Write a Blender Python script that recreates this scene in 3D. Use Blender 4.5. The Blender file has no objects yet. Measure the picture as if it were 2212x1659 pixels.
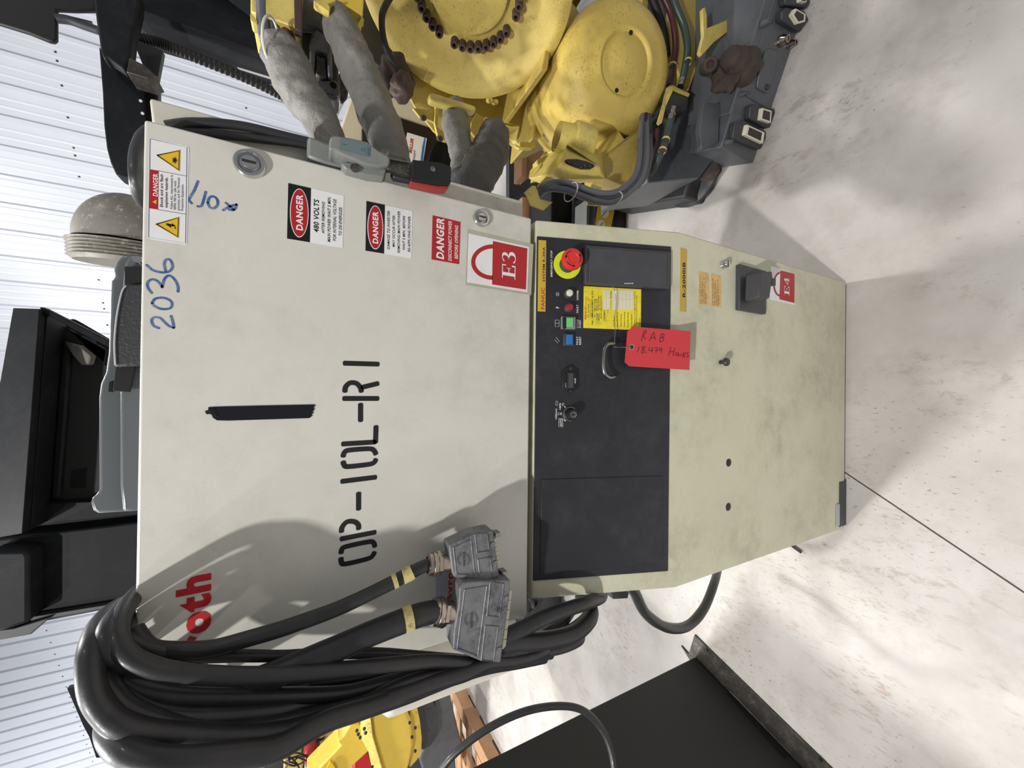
import bpy, bmesh, math, random
from mathutils import Vector, Matrix, noise
random.seed(7)
sc = bpy.context.scene
COL = sc.collection
# ------------------------------------------------------------ camera
F = 800.0; CX = 829.5; CY = 1106.0            # the photo is a portrait frame turned a quarter turn
down = Vector((806-829.5, 2640-1106, F)).normalized()
_c = .006
_b = (-_c*down.z-down.x)/down.y
Xc = Vector((1, _b, _c)); Xc = (Xc-down*Xc.dot(down)).normalized()
Zc = -down
Yc = Zc.cross(Xc)
if Yc.z < 0: Yc = -Yc
CAM = Vector((0, 0, 1.42))
def c2w(v): return Vector((Xc.dot(v), Yc.dot(v), Zc.dot(v)))
wr, wd, wf = c2w(Vector((1,0,0))), c2w(Vector((0,1,0))), c2w(Vector((0,0,1)))   # right, down, forward of the upright frame
def ray(x, y):
    U = 1659-y; V = x
    return c2w(Vector((U-CX, V-CY, F)).normalized())
cd = bpy.data.cameras.new('camera'); cam = bpy.data.objects.new('camera', cd); COL.objects.link(cam)
cd.sensor_fit = 'HORIZONTAL'; cd.sensor_width = 36; cd.lens = F*36/2212
cd.clip_start = .02; cd.clip_end = 60
# picture x axis = upright down, picture up axis = upright right
cx_, cy_, cz_ = wd, wr, -wf
M = Matrix(((cx_.x, cy_.x, cz_.x), (cx_.y, cy_.y, cz_.y), (cx_.z, cy_.z, cz_.z))).to_4x4()
M.translation = CAM
cam.matrix_world = M
sc.camera = cam
# ------------------------------------------------------------ light
sc.view_settings.view_transform = 'Standard'; sc.view_settings.look = 'None'
sc.view_settings.gamma = 1; sc.view_settings.exposure = 0.0; sc.view_settings.use_curve_mapping = False
W = bpy.data.worlds.new('world'); sc.world = W; W.use_nodes = True
W.node_tree.nodes['Background'].inputs[0].default_value = (.93, .96, 1, 1)
W.node_tree.nodes['Background'].inputs[1].default_value = .28
def lamp(name, loc, power, size, target, col=(1, .97, .93)):
    l = bpy.data.lights.new(name, 'AREA'); l.shape = 'DISK'; l.size = size; l.energy = power; l.color = col
    o = bpy.data.objects.new(name, l); COL.objects.link(o); o.location = loc
    o.rotation_euler = (Vector(target)-Vector(loc)).to_track_quat('-Z', 'Y').to_euler()
    return o
lamp('high_bay_lamp_front', (-1.8, -1.15, 4.3), 142, .14, (-.6, .4, .8), (1, .975, .94))
lamp('high_bay_lamp_left', (-3.6, -1.3, 5.2), 50, .2, (-2.6, 0, 0), (1, .98, .95))
lamp('high_bay_lamp_back', (.45, 4.0, 6.8), 260, .5, (.3, 2.4, 0), (1, .98, .95))
lamp('added_floor_fill', (-2.6, 1.9, 6.4), 330, .5, (-2.5, 1.7, 0), (1, .99, .97))  # added lamp: brightens the left floor, throws cabinet shade over the right floor
lamp('high_bay_lamp_back_left', (-6.0, 3.2, 6.5), 260, .4, (-5.6, 3.0, 0), (.98, .99, 1))
lamp('added_wall_fill', (-10.5, 5.5, 6.5), 700, .6, (-12, 10, 2), (.98, .99, 1))  # added fill to brighten the far left stretch of wall
lamp('high_bay_lamp_right', (5.2, -.6, 6.2), 60, .5, (4.4, 0, 0), (1, .97, .93))
# ------------------------------------------------------------ planes of the scene
class Fr:
    "a flat frame: O + a*ex + b*ez, n outward; uv() meets the picture ray of a photo point with it"
    def __init__(s, O, n, up=(0,0,1), ex=None):
        s.O = Vector(O); s.n = Vector(n).normalized()
        s.ex = Vector(up).cross(s.n).normalized() if ex is None else Vector(ex).normalized()
        s.ez = s.n.cross(s.ex).normalized()
    def w(s, x, y, h=0):
        d = ray(x, y); P = s.O+s.n*h
        return CAM+d*((P-CAM).dot(s.n)/d.dot(s.n))
    def uv(s, x, y, h=0):
        p = s.w(x, y, h)-s.O; return (p.dot(s.ex), p.dot(s.ez))
    def P(s, a, b, h=0): return s.O+s.ex*a+s.ez*b+s.n*h
def FY(Y): return Fr((0, Y, 0), (0, -1, 0))
def onY(x, y, Y): return FY(Y).w(x, y)
def onZ(x, y, Z=0): return Fr((0, 0, Z), (0, 0, 1), (0, 1, 0)).w(x, y)
def mpp(P): return (P-CAM).dot(wf)/F
DOOR = FY(.62); LOW = FY(.5255)
PAN = Fr((0, .5255, .757), Vector((0, -.289, .0965)))
# crops of the photo used while measuring
def cr(ox, oy, s):
    return lambda pts: [(ox+a/s, oy+b/s) for a, b in pts]
# ------------------------------------------------------------ materials
def lin(c): return tuple(((v/255)/12.92 if v/255 <= .04045 else ((v/255+.055)/1.055)**2.4) for v in c)+(1,)
MATS = {}
def mat(name, c, rough=.5, metal=0, dirt=0, dcol=None, dscale=6, bump=0, bscale=200, spec=None, var=0, vscale=3, glass=0, bdist=.002, speck=0, spcol=(60,50,40), coat=0):
    m = bpy.data.materials.new(name); m.use_nodes = True; nt = m.node_tree; N = nt.nodes; L = nt.links
    b = N['Principled BSDF']; b.inputs['Base Color'].default_value = lin(c); b.inputs['Roughness'].default_value = rough
    b.inputs['Metallic'].default_value = metal
    if spec is not None: b.inputs['Specular IOR Level'].default_value = spec
    if coat: b.inputs['Coat Weight'].default_value = coat; b.inputs['Coat Roughness'].default_value = .1
    if glass: b.inputs['Transmission Weight'].default_value = glass
    tc = N.new('ShaderNodeTexCoord')
    def nz(scale, detail=5, rough_=.6):
        n = N.new('ShaderNodeTexNoise'); n.inputs['Scale'].default_value = scale; n.inputs['Detail'].default_value = detail
        n.inputs['Roughness'].default_value = rough_; L.new(tc.outputs['Object'], n.inputs['Vector']); return n
    def ramp(src, a, z, hi=1):
        r = N.new('ShaderNodeMapRange'); r.inputs['From Min'].default_value = a; r.inputs['From Max'].default_value = z; r.inputs['To Max'].default_value = hi
        L.new(src, r.inputs['Value']); return r.outputs[0]
    cur = None
    def mix(fac, col):
        nonlocal cur
        x = N.new('ShaderNodeMix'); x.data_type = 'RGBA'
        if cur is None: x.inputs['A'].default_value = lin(c)
        else: L.new(cur, x.inputs['A'])
        x.inputs['B'].default_value = col; L.new(fac, x.inputs['Factor']); cur = x.outputs['Result']
    if var:
        mix(ramp(nz(vscale, 3).outputs['Fac'], .35, .7, var), lin(tuple(v*.72 for v in c)))
    if dirt:
        d = dcol or tuple(v*.55 for v in c)
        a = nz(dscale, 8, .7); e = nz(dscale*5.3, 6, .75)
        mm = N.new('ShaderNodeMath'); mm.operation = 'MULTIPLY'
        L.new(ramp(a.outputs['Fac'], .44, .64), mm.inputs[0]); L.new(ramp(e.outputs['Fac'], .36, .62, dirt), mm.inputs[1])
        mix(mm.outputs[0], lin(d))
    if speck:
        e = nz(140, 4, .8); g = nz(9, 3)
        mm = N.new('ShaderNodeMath'); mm.operation = 'MULTIPLY'
        L.new(ramp(e.outputs['Fac'], .56, .64, speck), mm.inputs[0]); L.new(ramp(g.outputs['Fac'], .42, .6), mm.inputs[1])
        mix(mm.outputs[0], lin(spcol))
    if cur is not None: L.new(cur, b.inputs['Base Color'])
    if bump:
        bp = N.new('ShaderNodeBump'); bp.inputs['Strength'].default_value = bump; bp.inputs['Distance'].default_value = bdist
        L.new(nz(bscale, 4).outputs['Fac'], bp.inputs['Height']); L.new(bp.outputs[0], b.inputs['Normal'])
    MATS[name] = m; return m
mat('door_paint', (212, 210, 201), .42, dirt=.28, dcol=(146, 138, 124), dscale=4, bump=.12, bscale=900, var=.12)
mat('body_paint', (200, 197, 184), .5, dirt=.5, dcol=(120, 112, 96), dscale=5, bump=.1, bscale=800)
mat('cream_paint', (203, 201, 176), .45, dirt=.45, dcol=(140, 132, 105), dscale=5, bump=.12, bscale=800, var=.15)
mat('panel_black', (34, 35, 40), .42, dirt=.35, dcol=(70, 70, 74), dscale=7, bump=.1, bscale=900)
mat('plastic_dark', (62, 62, 66), .5, bump=.08, bscale=900, dirt=.3, dcol=(90, 90, 92))
mat('plastic_black', (18, 18, 20), .5)
mat('charcoal', (52, 54, 58), .5, dirt=.3, dcol=(80, 80, 80))
mat('hole_black', (6, 6, 8), .9)
mat('ink_black', (14, 14, 16), .6)
mat('ink_white', (228, 228, 228), .6)
mat('label_white', (232, 232, 232), .45, dirt=.15)
mat('label_red', (172, 28, 36), .4)
mat('label_black', (12, 12, 14), .4)
mat('label_yellow', (226, 186, 40), .5, dirt=.4, dcol=(140, 115, 40))
mat('label_lemon', (232, 214, 50), .5, dirt=.5, dcol=(120, 110, 50), dscale=20)
mat('label_aged', (222, 186, 120), .6, dirt=.7, dcol=(170, 125, 70), dscale=40)
mat('label_navy', (44, 50, 92), .5)
mat('label_silver', (168, 172, 182), .35)
mat('label_backing', (178, 176, 156), .35, dirt=.2)
mat('nameplate', (196, 164, 60), .4, dirt=.2)
mat('brand_red', (186, 34, 42), .4)
mat('fanuc_red', (176, 40, 20), .5)
mat('marker_blue', (52, 88, 146), .6, dirt=.9, dcol=(150, 160, 170), dscale=60)
mat('tape_black', (16, 17, 24), .28, bump=.2, bscale=120)
mat('tag_red', (196, 56, 62), .75, bump=.05)
mat('tag_eyelet', (150, 110, 95), .7)
mat('chrome', (205, 205, 205), .12, metal=1)
mat('grip_red', (150, 42, 38), .45)
mat('steel', (150, 150, 150), .3, metal=1, dirt=.4)
mat('nickel', (190, 178, 166), .24, metal=1, dirt=.5, dcol=(120, 100, 90), dscale=40)
mat('steel_dark', (66, 63, 60), .5, metal=.6, dirt=.6, dcol=(130, 125, 115), dscale=30)
mat('cast_metal', (128, 129, 133), .5, metal=.3, dirt=1, dcol=(52, 54, 60), dscale=22, var=.5, vscale=30, bump=.3, bscale=300)
mat('cable_black', (40, 40, 43), .45, dirt=.35, dcol=(66, 66, 68), dscale=14, bump=.12, bscale=150, coat=.12)
mat('rubber_black', (26, 26, 28), .6)
mat('cable_grey', (92, 94, 102), .4)
mat('cable_label', (206, 192, 128), .6, dirt=.8, dcol=(40, 38, 34), dscale=60)
mat('insert_cream', (214, 210, 190), .5, dirt=.2)
mat('robot_yellow', (190, 166, 84), .38, dirt=.5, dcol=(140, 118, 48), dscale=8, bump=.35, bscale=500, speck=.7, spcol=(70, 62, 44))
mat('robot_yellow_rough', (194, 172, 92), .34, dirt=.4, dcol=(150, 128, 60), dscale=9, bump=.8, bscale=420, speck=.8, spcol=(96, 84, 50))
mat('robot_yellow_clean', (212, 182, 70), .45, dirt=.25, dcol=(170, 140, 40), dscale=6)
mat('bracket_yellow', (206, 186, 98), .42, dirt=.5, dcol=(130, 112, 60), dscale=20, speck=.5)
mat('base_grey', (84, 87, 92), .42, dirt=.45, dcol=(48, 48, 50), dscale=9, bump=.2, bscale=300)
mat('base_dark', (50, 51, 54), .5, dirt=.4, dcol=(80, 80, 80))
mat('rust', (70, 58, 52), .85, var=.7, vscale=12, dirt=1, dcol=(50, 40, 38), dscale=25, bump=.5, bscale=200)
mat('bolt_rust', (84, 66, 62), .6, metal=.3, dirt=.5, dcol=(50, 40, 38), dscale=60)
mat('sleeve_grey', (122, 120, 116), .7, var=.3, vscale=9, dirt=.55, dcol=(92, 86, 74), dscale=10, bump=.8, bscale=26, bdist=.01)
mat('sleeve_dark', (88, 86, 84), .75, dirt=.5, dcol=(55, 50, 46), dscale=12, bump=.8, bscale=26, bdist=.01)
mat('black_steel', (15, 18, 23), .6, spec=.25, dirt=.3, dcol=(62, 62, 64), dscale=5)
mat('black_steel_flat', (31, 31, 32), .65, dirt=.15, dcol=(56, 55, 52), dscale=3)
mat('pendant_grey', (88, 92, 94), .3, coat=.2)
mat('leather_black', (46, 47, 50), .5, bump=.6, bscale=260)
mat('webbing', (18, 18, 20), .85, bump=.6, bscale=500)
mat('dome_glass', (136, 132, 124), .4, dirt=.9, dcol=(110, 104, 92), dscale=14, speck=.9, spcol=(200, 196, 186))
mat('beige_machine', (206, 198, 178), .5, dirt=.15)
mat('hose_green', (52, 66, 62), .4)
mat('hose_maroon', (78, 38, 42), .4)
mat('wood_pallet', (200, 156, 116), .8, dirt=.6, dcol=(160, 118, 82), dscale=8, var=.3, vscale=2)
mat('motor_red', (176, 30, 38), .4, dirt=.3)
mat('estop_red', (206, 50, 44), .45)
mat('estop_yellow', (214, 226, 44), .45, dirt=.3, dscale=40)
mat('lamp_white', (214, 208, 190), .3)
mat('lamp_red', (160, 36, 44), .3)
mat('button_green', (110, 190, 116), .35)
mat('button_blue', (36, 110, 176), .35)
mat('switch_grey', (134, 137, 134), .4, dirt=.5, dcol=(105, 112, 110), dscale=14, metal=.1)
mat('switch_teal', (104, 120, 122), .4)
mat('teal_ink', (24, 96, 104), .5)
mat('blue_stripe', (38, 112, 186), .4)
mat('pipe_white', (205, 208, 214), .4)
mat('zip_white', (196, 194, 186), .5)
mat('drum_beige', (200, 197, 184), .35, dirt=.15)
mat('wall_metal', (212, 216, 226), .3, var=.1, vscale=1.2, spec=.6)
mat('concrete_far', (150, 145, 138), .8)
# concrete floor: pale slab with brown scuffs, grey bloom, specks
def concrete():
    m = bpy.data.materials.new('concrete'); m.use_nodes = True; nt = m.node_tree; N = nt.nodes; L = nt.links
    b = N['Principled BSDF']; tc = N.new('ShaderNodeTexCoord')
    def nz(scale, det=6, ro=.65, dist=0, sx=1, sy=1, rot=0):
        mp = N.new('ShaderNodeMapping'); mp.inputs['Scale'].default_value = (sx, sy, 1); mp.inputs['Rotation'].default_value = (0, 0, rot)
        L.new(tc.outputs['Object'], mp.inputs['Vector'])
        n = N.new('ShaderNodeTexNoise'); n.inputs['Scale'].default_value = scale; n.inputs['Detail'].default_value = det
        n.inputs['Roughness'].default_value = ro; n.inputs['Distortion'].default_value = dist
        L.new(mp.outputs[0], n.inputs['Vector']); return n.outputs['Fac']
    def rg(s, a, z, hi=1):
        r = N.new('ShaderNodeMapRange'); r.inputs['From Min'].default_value = a; r.inputs['From Max'].default_value = z; r.inputs['To Max'].default_value = hi
        L.new(s, r.inputs['Value']); return r.outputs[0]
    def mul(a, c):
        x = N.new('ShaderNodeMath'); x.operation = 'MULTIPLY'; L.new(a, x.inputs[0]); L.new(c, x.inputs[1]); return x.outputs[0]
    cur = None
    def mix(f, A, B):
        nonlocal cur
        x = N.new('ShaderNodeMix'); x.data_type = 'RGBA'; L.new(f, x.inputs['Factor'])
        if cur is None: x.inputs['A'].default_value = lin(A)
        else: L.new(cur, x.inputs['A'])
        x.inputs['B'].default_value = lin(B); cur = x.outputs['Result']
    mix(rg(nz(2.2), .35, .65), (192, 188, 184), (170, 165, 159))
    mix(rg(nz(7, 8, .7), .5, .72, .5), None, (152, 144, 136))
    mix(mul(rg(nz(3.1, 4), .5, .62), rg(nz(34, 6, .8, .4, 1, .5, .6), .52, .6, .45)), None, (138, 122, 104))
    mix(mul(rg(nz(1.7, 3), .56, .66), rg(nz(60, 4, .8, .2, 1, .35, .9), .52, .64, .55)), None, (146, 112, 90))
    mix(mul(rg(nz(2.6, 2), .45, .6), rg(nz(120, 3, .7, 0, 1, .45, .9), .62, .68, .7)), None, (100, 95, 90))
    L.new(cur, b.inputs['Base Color'])
    b.inputs['Roughness'].default_value = .6
    bp = N.new('ShaderNodeBump'); bp.inputs['Strength'].default_value = .25; bp.inputs['Distance'].default_value = .003
    L.new(nz(40, 8, .7), bp.inputs['Height']); L.new(bp.outputs[0], b.inputs['Normal'])
    MATS['concrete'] = m
concrete()
# ------------------------------------------------------------ mesh building
class MB:
    def __init__(s): s.v = []; s.f = []
    def add(s, vs, fs):
        k = len(s.v); s.v += [Vector(v) for v in vs]; s.f += [tuple(i+k for i in f) for f in fs]; return s
    def box(s, a, b):
        x0, y0, z0 = a; x1, y1, z1 = b
        vs = [(x0,y0,z0),(x1,y0,z0),(x1,y1,z0),(x0,y1,z0),(x0,y0,z1),(x1,y0,z1),(x1,y1,z1),(x0,y1,z1)]
        return s.add(vs, [(0,3,2,1),(4,5,6,7),(0,1,5,4),(1,2,6,5),(2,3,7,6),(3,0,4,7)])
    def obox(s, c, ax, ay, az):
        c = Vector(c); vs = []
        for k in (-1, 1):
            for i, j in ((-1,-1),(1,-1),(1,1),(-1,1)): vs.append(c+ax*i+ay*j+az*k)
        return s.add(vs, [(0,3,2,1),(4,5,6,7),(0,1,5,4),(1,2,6,5),(2,3,7,6),(3,0,4,7)])
    def prism(s, front, vec):
        n = len(front); vec = Vector(vec); vs = [Vector(p) for p in front]+[Vector(p)+vec for p in front]
        fs = [tuple(range(n)), tuple(range(2*n-1, n-1, -1))]+[(i, i+n, (i+1) % n+n, (i+1) % n) for i in range(n)]
        return s.add(vs, fs)
    def flat(s, pts): return s.add(pts, [tuple(range(len(pts)))])
    def tube(s, pts, r, n=14, cap=True, wob=None):
        pts = [Vector(p) for p in pts]; m = len(pts)
        rs = r if isinstance(r, (list, tuple)) else [r]*m
        t0 = (pts[1]-pts[0]).normalized(); u = t0.orthogonal().normalized(); vs = []; fs = []
        for i in range(m):
            t = (pts[min(i+1, m-1)]-pts[max(i-1, 0)]).normalized()
            u = (u-t*u.dot(t)).normalized(); w = t.cross(u)
            for k in range(n):
                a = 2*math.pi*k/n; rr = rs[i]
                if wob: rr *= wob(i/(m-1), a, pts[i])
                vs.append(pts[i]+(u*math.cos(a)+w*math.sin(a))*rr)
        for i in range(m-1):
            for k in range(n):
                a = i*n+k; b = i*n+(k+1) % n; fs.append((a, b, b+n, a+n))
        if cap: fs += [tuple(range(n-1, -1, -1)), tuple((m-1)*n+k for k in range(n))]
        return s.add(vs, fs)
    def lathe(s, P, ax, prof, n=32, ang=2*math.pi, u0=None):
        "prof: (radius, height) pairs along ax"
        P = Vector(P); ax = Vector(ax).normalized(); u = (Vector(u0)-ax*Vector(u0).dot(ax)).normalized() if u0 is not None else ax.orthogonal().normalized(); w = ax.cross(u)
        vs = []; fs = []; m = len(prof); full = abs(ang-2*math.pi) < 1e-6; nn = n if full else n+1
        for r, h in prof:
            for k in range(nn):
                a = ang*k/n; vs.append(P+ax*h+(u*math.cos(a)+w*math.sin(a))*max(r, 1e-5))
        for i in range(m-1):
            for k in range(n):
                k2 = (k+1) % nn if full else k+1
                fs.append((i*nn+k, i*nn+k2, (i+1)*nn+k2, (i+1)*nn+k))
        return s.add(vs, fs)
    def ngon(s, fr, c, r, n, h0, h1, rot=0, sy=1):
        pts = [fr.P(c[0]+r*math.cos(rot+2*math.pi*k/n), c[1]+r*sy*math.sin(rot+2*math.pi*k/n), h1) for k in range(n)]
        return s.prism(pts, fr.n*(h0-h1))
    def strip(s, fr, uvs, w, h=.0006, caps=True):
        "flat painted stroke on a frame"
        uvs = [Vector(p) for p in uvs]; m = len(uvs); L = []; R = []
        for i in range(m):
            t = (uvs[min(i+1, m-1)]-uvs[max(i-1, 0)])
            if t.length < 1e-9: t = Vector((1, 0))
            t.normalize(); nn = Vector((-t.y, t.x)); ww = (w[i] if isinstance(w, (list, tuple)) else w)/2
            L.append(uvs[i]+nn*ww); R.append(uvs[i]-nn*ww)
        vs = [fr.P(p.x, p.y, h) for p in L]+[fr.P(p.x, p.y, h) for p in R]
        s.add(vs, [(m+i, m+i+1, i+1, i) for i in range(m-1)])
        if caps:
            for e, q in ((0, 1), (m-1, m-2)):
                d = (uvs[e]-uvs[q]).normalized(); nn = Vector((-d.y, d.x)); ww = (w[e] if isinstance(w, (list, tuple)) else w)/2
                pts = [uvs[e]+nn*ww*math.cos(a)+d*ww*.55*math.sin(a) for a in [math.pi*k/6 for k in range(7)]]
                s.add([fr.P(p.x, p.y, h) for p in pts], [tuple(range(7))])
        return s
def smooth(pts, k=5):
    "Catmull-Rom through the points"
    P = [Vector(p) for p in pts]; n = len(P)
    if n < 3: return P
    out = []
    for i in range(n-1):
        a = P[max(i-1, 0)]; b = P[i]; c = P[i+1]; d = P[min(i+2, n-1)]
        for j in range(k):
            t = j/k; out.append(.5*((2*b)+(c-a)*t+(2*a-5*b+4*c-d)*t*t+(3*b-a-3*c+d)*t**3))
    out.append(P[-1]); return out
def rootpos(p):
    while p.parent is not None: p = p.parent
    return Vector(p.location)
def thing(name, label, cat, loc=(0,0,0), group=None):
    o = bpy.data.objects.new(name, None); COL.objects.link(o); o.location = loc; o.empty_display_size = .05
    o['label'] = label; o['category'] = cat
    if group: o['group'] = group
    return o
def obj(name, mb, m, parent=None, sm=False, bev=0, seg=2, label=None, cat=None, group=None, kind=None, ang=None, sol=0):
    me = bpy.data.meshes.new(name)
    vs = mb.v
    if parent is not None: off = rootpos(parent)
    else:
        lo = Vector((min(v.x for v in vs), min(v.y for v in vs), min(v.z for v in vs))); hi = Vector((max(v.x for v in vs), max(v.y for v in vs), max(v.z for v in vs)))
        off = Vector(((lo.x+hi.x)/2, (lo.y+hi.y)/2, lo.z))
    me.from_pydata([tuple(v-off) for v in vs], [], mb.f)
    bm = bmesh.new(); bm.from_mesh(me); bmesh.ops.remove_doubles(bm, verts=bm.verts, dist=1e-6)
    bmesh.ops.recalc_face_normals(bm, faces=bm.faces) if not getattr(mb, 'keep', False) else None
    bm.to_mesh(me); bm.free()
    me.materials.append(MATS[m])
    if sm:
        me.shade_smooth()
        me.set_sharp_from_angle(angle=math.radians(ang or 38))
    o = bpy.data.objects.new(name, me); COL.objects.link(o)
    if parent is not None: o.parent = parent
    else: o.location = off
    if sol: md = o.modifiers.new('s', 'SOLIDIFY'); md.thickness = sol; md.offset = -1
    if bev:
        md = o.modifiers.new('b', 'BEVEL'); md.width = bev; md.segments = seg; md.limit_method = 'ANGLE'; md.angle_limit = .6
        md.harden_normals = False
        if not sm: me.shade_smooth(); me.set_sharp_from_angle(angle=math.radians(50))
    if label: o['label'] = label
    if cat: o['category'] = cat
    if group: o['group'] = group
    if kind: o['kind'] = kind
    return o
def sticker(name, fr, px, m, parent, h=.0004, label=None, th=.0003):
    pts = [fr.uv(x, y) for x, y in px]
    mb = MB(); mb.prism([fr.P(a, b, h) for a, b in pts], fr.n*-th)
    return obj(name, mb, m, parent, label=label)
TXT = {}
def text_geo(s, bold=0):
    k = (s, bold)
    if k in TXT: return TXT[k]
    cu = bpy.data.curves.new('t', 'FONT'); cu.body = s; cu.size = 1; cu.resolution_u = 3; cu.offset = bold; cu.space_character = 1.02+bold*3
    o = bpy.data.objects.new('t', cu); COL.objects.link(o)
    dg = bpy.context.evaluated_depsgraph_get(); me = bpy.data.meshes.new_from_object(o.evaluated_get(dg))
    v = [tuple(q.co)[:2] for q in me.vertices]; f = [tuple(p.vertices) for p in me.polygons]
    bpy.data.objects.remove(o); bpy.data.curves.remove(cu); bpy.data.meshes.remove(me)
    TXT[k] = (v, f); return TXT[k]
def text(mb, fr, s, p0, p1, top, bold=0, italic=0, h=.0009, hp=0, cap=None):
    "baseline from photo point p0 to p1, capital tops passing through photo point top"
    v, f = text_geo(s, bold)
    if not v: return
    xs = [a for a, b in v]; x0, x1 = min(xs), max(xs)
    ch = cap or .729                        # capital height of the built-in font
    A = Vector(fr.uv(*p0, hp)); B = Vector(fr.uv(*p1, hp)); T = Vector(fr.uv(*top, hp))
    d = B-A; L = d.length; d.normalize(); u = Vector((-d.y, d.x)); H = (T-A).dot(u)
    if H < 0: u = -u; H = -H
    mb.add([fr.P(*(A+d*((a-x0)/(x1-x0)*L+italic*(b/ch-.4)*H)+u*(b/ch*H)), h+hp) for a, b in v], f)
def textmb(): 
    m = MB(); return m
# ------------------------------------------------------------ floor and wall
def structure(o): o['kind'] = 'structure'; return o
fb = MB(); fb.box((-21, -5, -.2), (9, 19, -.008)); floor = structure(obj('floor', fb, 'concrete_far'))
JA, JB = Vector((-.254, .522)), Vector((-.452, .207)); jd = (JB-JA).normalized(); jn = Vector((-jd.y, jd.x))
def hit_box(s):
    "the half of the floor rectangle on one side of the sawn joint"
    R = [Vector((-21, -5)), Vector((9, -5)), Vector((9, 19)), Vector((-21, 19))]; out = []
    f = lambda p: s*(p-JA).dot(jn)-.0022
    for i in range(4):
        a, b = R[i], R[(i+1) % 4]; fa, fc = f(a), f(b)
        if fa >= 0: out.append(a)
        if fa*fc < 0: out.append(a+(b-a)*(fa/(fa-fc)))
    return out
for s_ in (1, -1):
    mb = MB(); mb.prism([(p.x, p.y, 0) for p in hit_box(s_)], (0, 0, -.0079)); obj('concrete_slab', mb, 'concrete', floor)
PH = math.radians(23.5); WD = 6.8
nw = Vector((math.sin(PH), math.cos(PH), 0)); tw = Vector((math.cos(PH), -math.sin(PH), 0))
WALL = Fr(nw*WD, -nw, ex=tw)
r0 = ray(0, 113); rib0 = math.tan(math.atan2(r0.x, r0.y)-PH)*WD
wb = MB(); wb.obox(nw*(WD+.08)+tw*-9+Vector((0, 0, 4.5)), tw*18, nw*.03, Vector((0, 0, 4.5)))
wall = structure(obj('wall_back', wb, 'wall_metal'))
prof = [(-.1525, 0), (-.062, 0), (-.056, .006), (-.046, .006), (-.04, 0), (-.03, 0)]
def pan_profile():
    P = []
    for k in range(3):
        c = k*.305
        P += [(c-.034, 0), (c-.018, .03), (c+.018, .03), (c+.034, 0), (c+.098, 0), (c+.106, .0018), (c+.118, .0018), (c+.126, 0), (c+.179, 0), (c+.187, .0018), (c+.199, .0018), (c+.207, 0)]
    P.append((.915-.034, 0)); return P
pm = None
k0 = int((-26-rib0)/.915)
for k in range(k0, int((7-rib0)/.915)):
    base = WALL.P(rib0+k*.915, 0)
    if pm is None:
        mb = MB(); pr = pan_profile(); n = len(pr)
        vs = [base+tw*a-nw*(b-.001) for a, b in pr]; vs2 = [v+Vector((0, 0, 8.8)) for v in vs]
        mb.add(vs+vs2, [(i, i+1, n+i+1, n+i) for i in range(n-1)])
        mb.keep = True
        o = obj('wall_panel', mb, 'wall_metal', wall); pm = o; b0 = base
    else:
        o = pm.copy(); COL.objects.link(o); o.location = base-b0
sm_ = MB()
def screws(z, ts):
    for t in ts:
        sm_.lathe(WALL.P(t, z, .0), -nw, [(.011, 0), (.011, .003), (.006, .008), (0, .009)], 6)
def wall_pt(x, y):
    a, b = WALL.uv(x, y); return a, b
za = wall_pt(133, 183)[1]; zb = wall_pt(106, 1366)[1]
screws(za, [rib0+.15+.305*k for k in range(-70, 22)]); screws(za, [rib0+.07+.915*k for k in range(-23, 8)])
screws(zb+.02, [rib0+.15+.305*k for k in range(-70, 22)]); screws(za-1.7, [rib0+.15+.305*k for k in range(-70, 22)])
o = obj('panel_screws', sm_, 'steel_dark', wall, kind='stuff')
# dark opening high in the wall, seen at the picture's edge
q = [wall_pt(*p) for p in [(-60, 836), (15, 834), (14, 1200), (-60, 1210)]]
mb = MB(); mb.prism([WALL.P(a, b, .05) for a, b in q], nw*.04); wn = structure(obj('window_1', mb, 'plastic_black'))
q1 = [wall_pt(*p) for p in [(-60, 1148), (15, 1143), (15, 1150), (-60, 1157)]]
mb = MB(); mb.prism([WALL.P(a, b, .07) for a, b in q1], nw*.02); obj('window_rail', mb, 'pipe_white', wn)
# ------------------------------------------------------------ lower cabinet (robot controller)
XL, XR = -.415, .327; YF = .5255; YT = .622; ZK = .757; ZT = 1.046; YB = 1.02
ctl = thing('robot_controller', 'cream steel robot controller with black sloped operator panel standing on the floor', 'control cabinet', ((XL+XR)/2, (YF+YB)/2, 0))
sec = [(YF, .012), (YF, ZK), (YT, ZT), (YB, ZT), (YB, .012)]
mb = MB(); mb.prism([(XL, y, z) for y, z in sec], (XR-XL, 0, 0)); obj('body', mb, 'cream_paint', ctl, bev=.003)
mb = MB(); mb.box((XL+.004, YF+.004, 0), (XR-.004, YB-.004, .014)); obj('plinth', mb, 'steel_dark', ctl)
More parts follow.
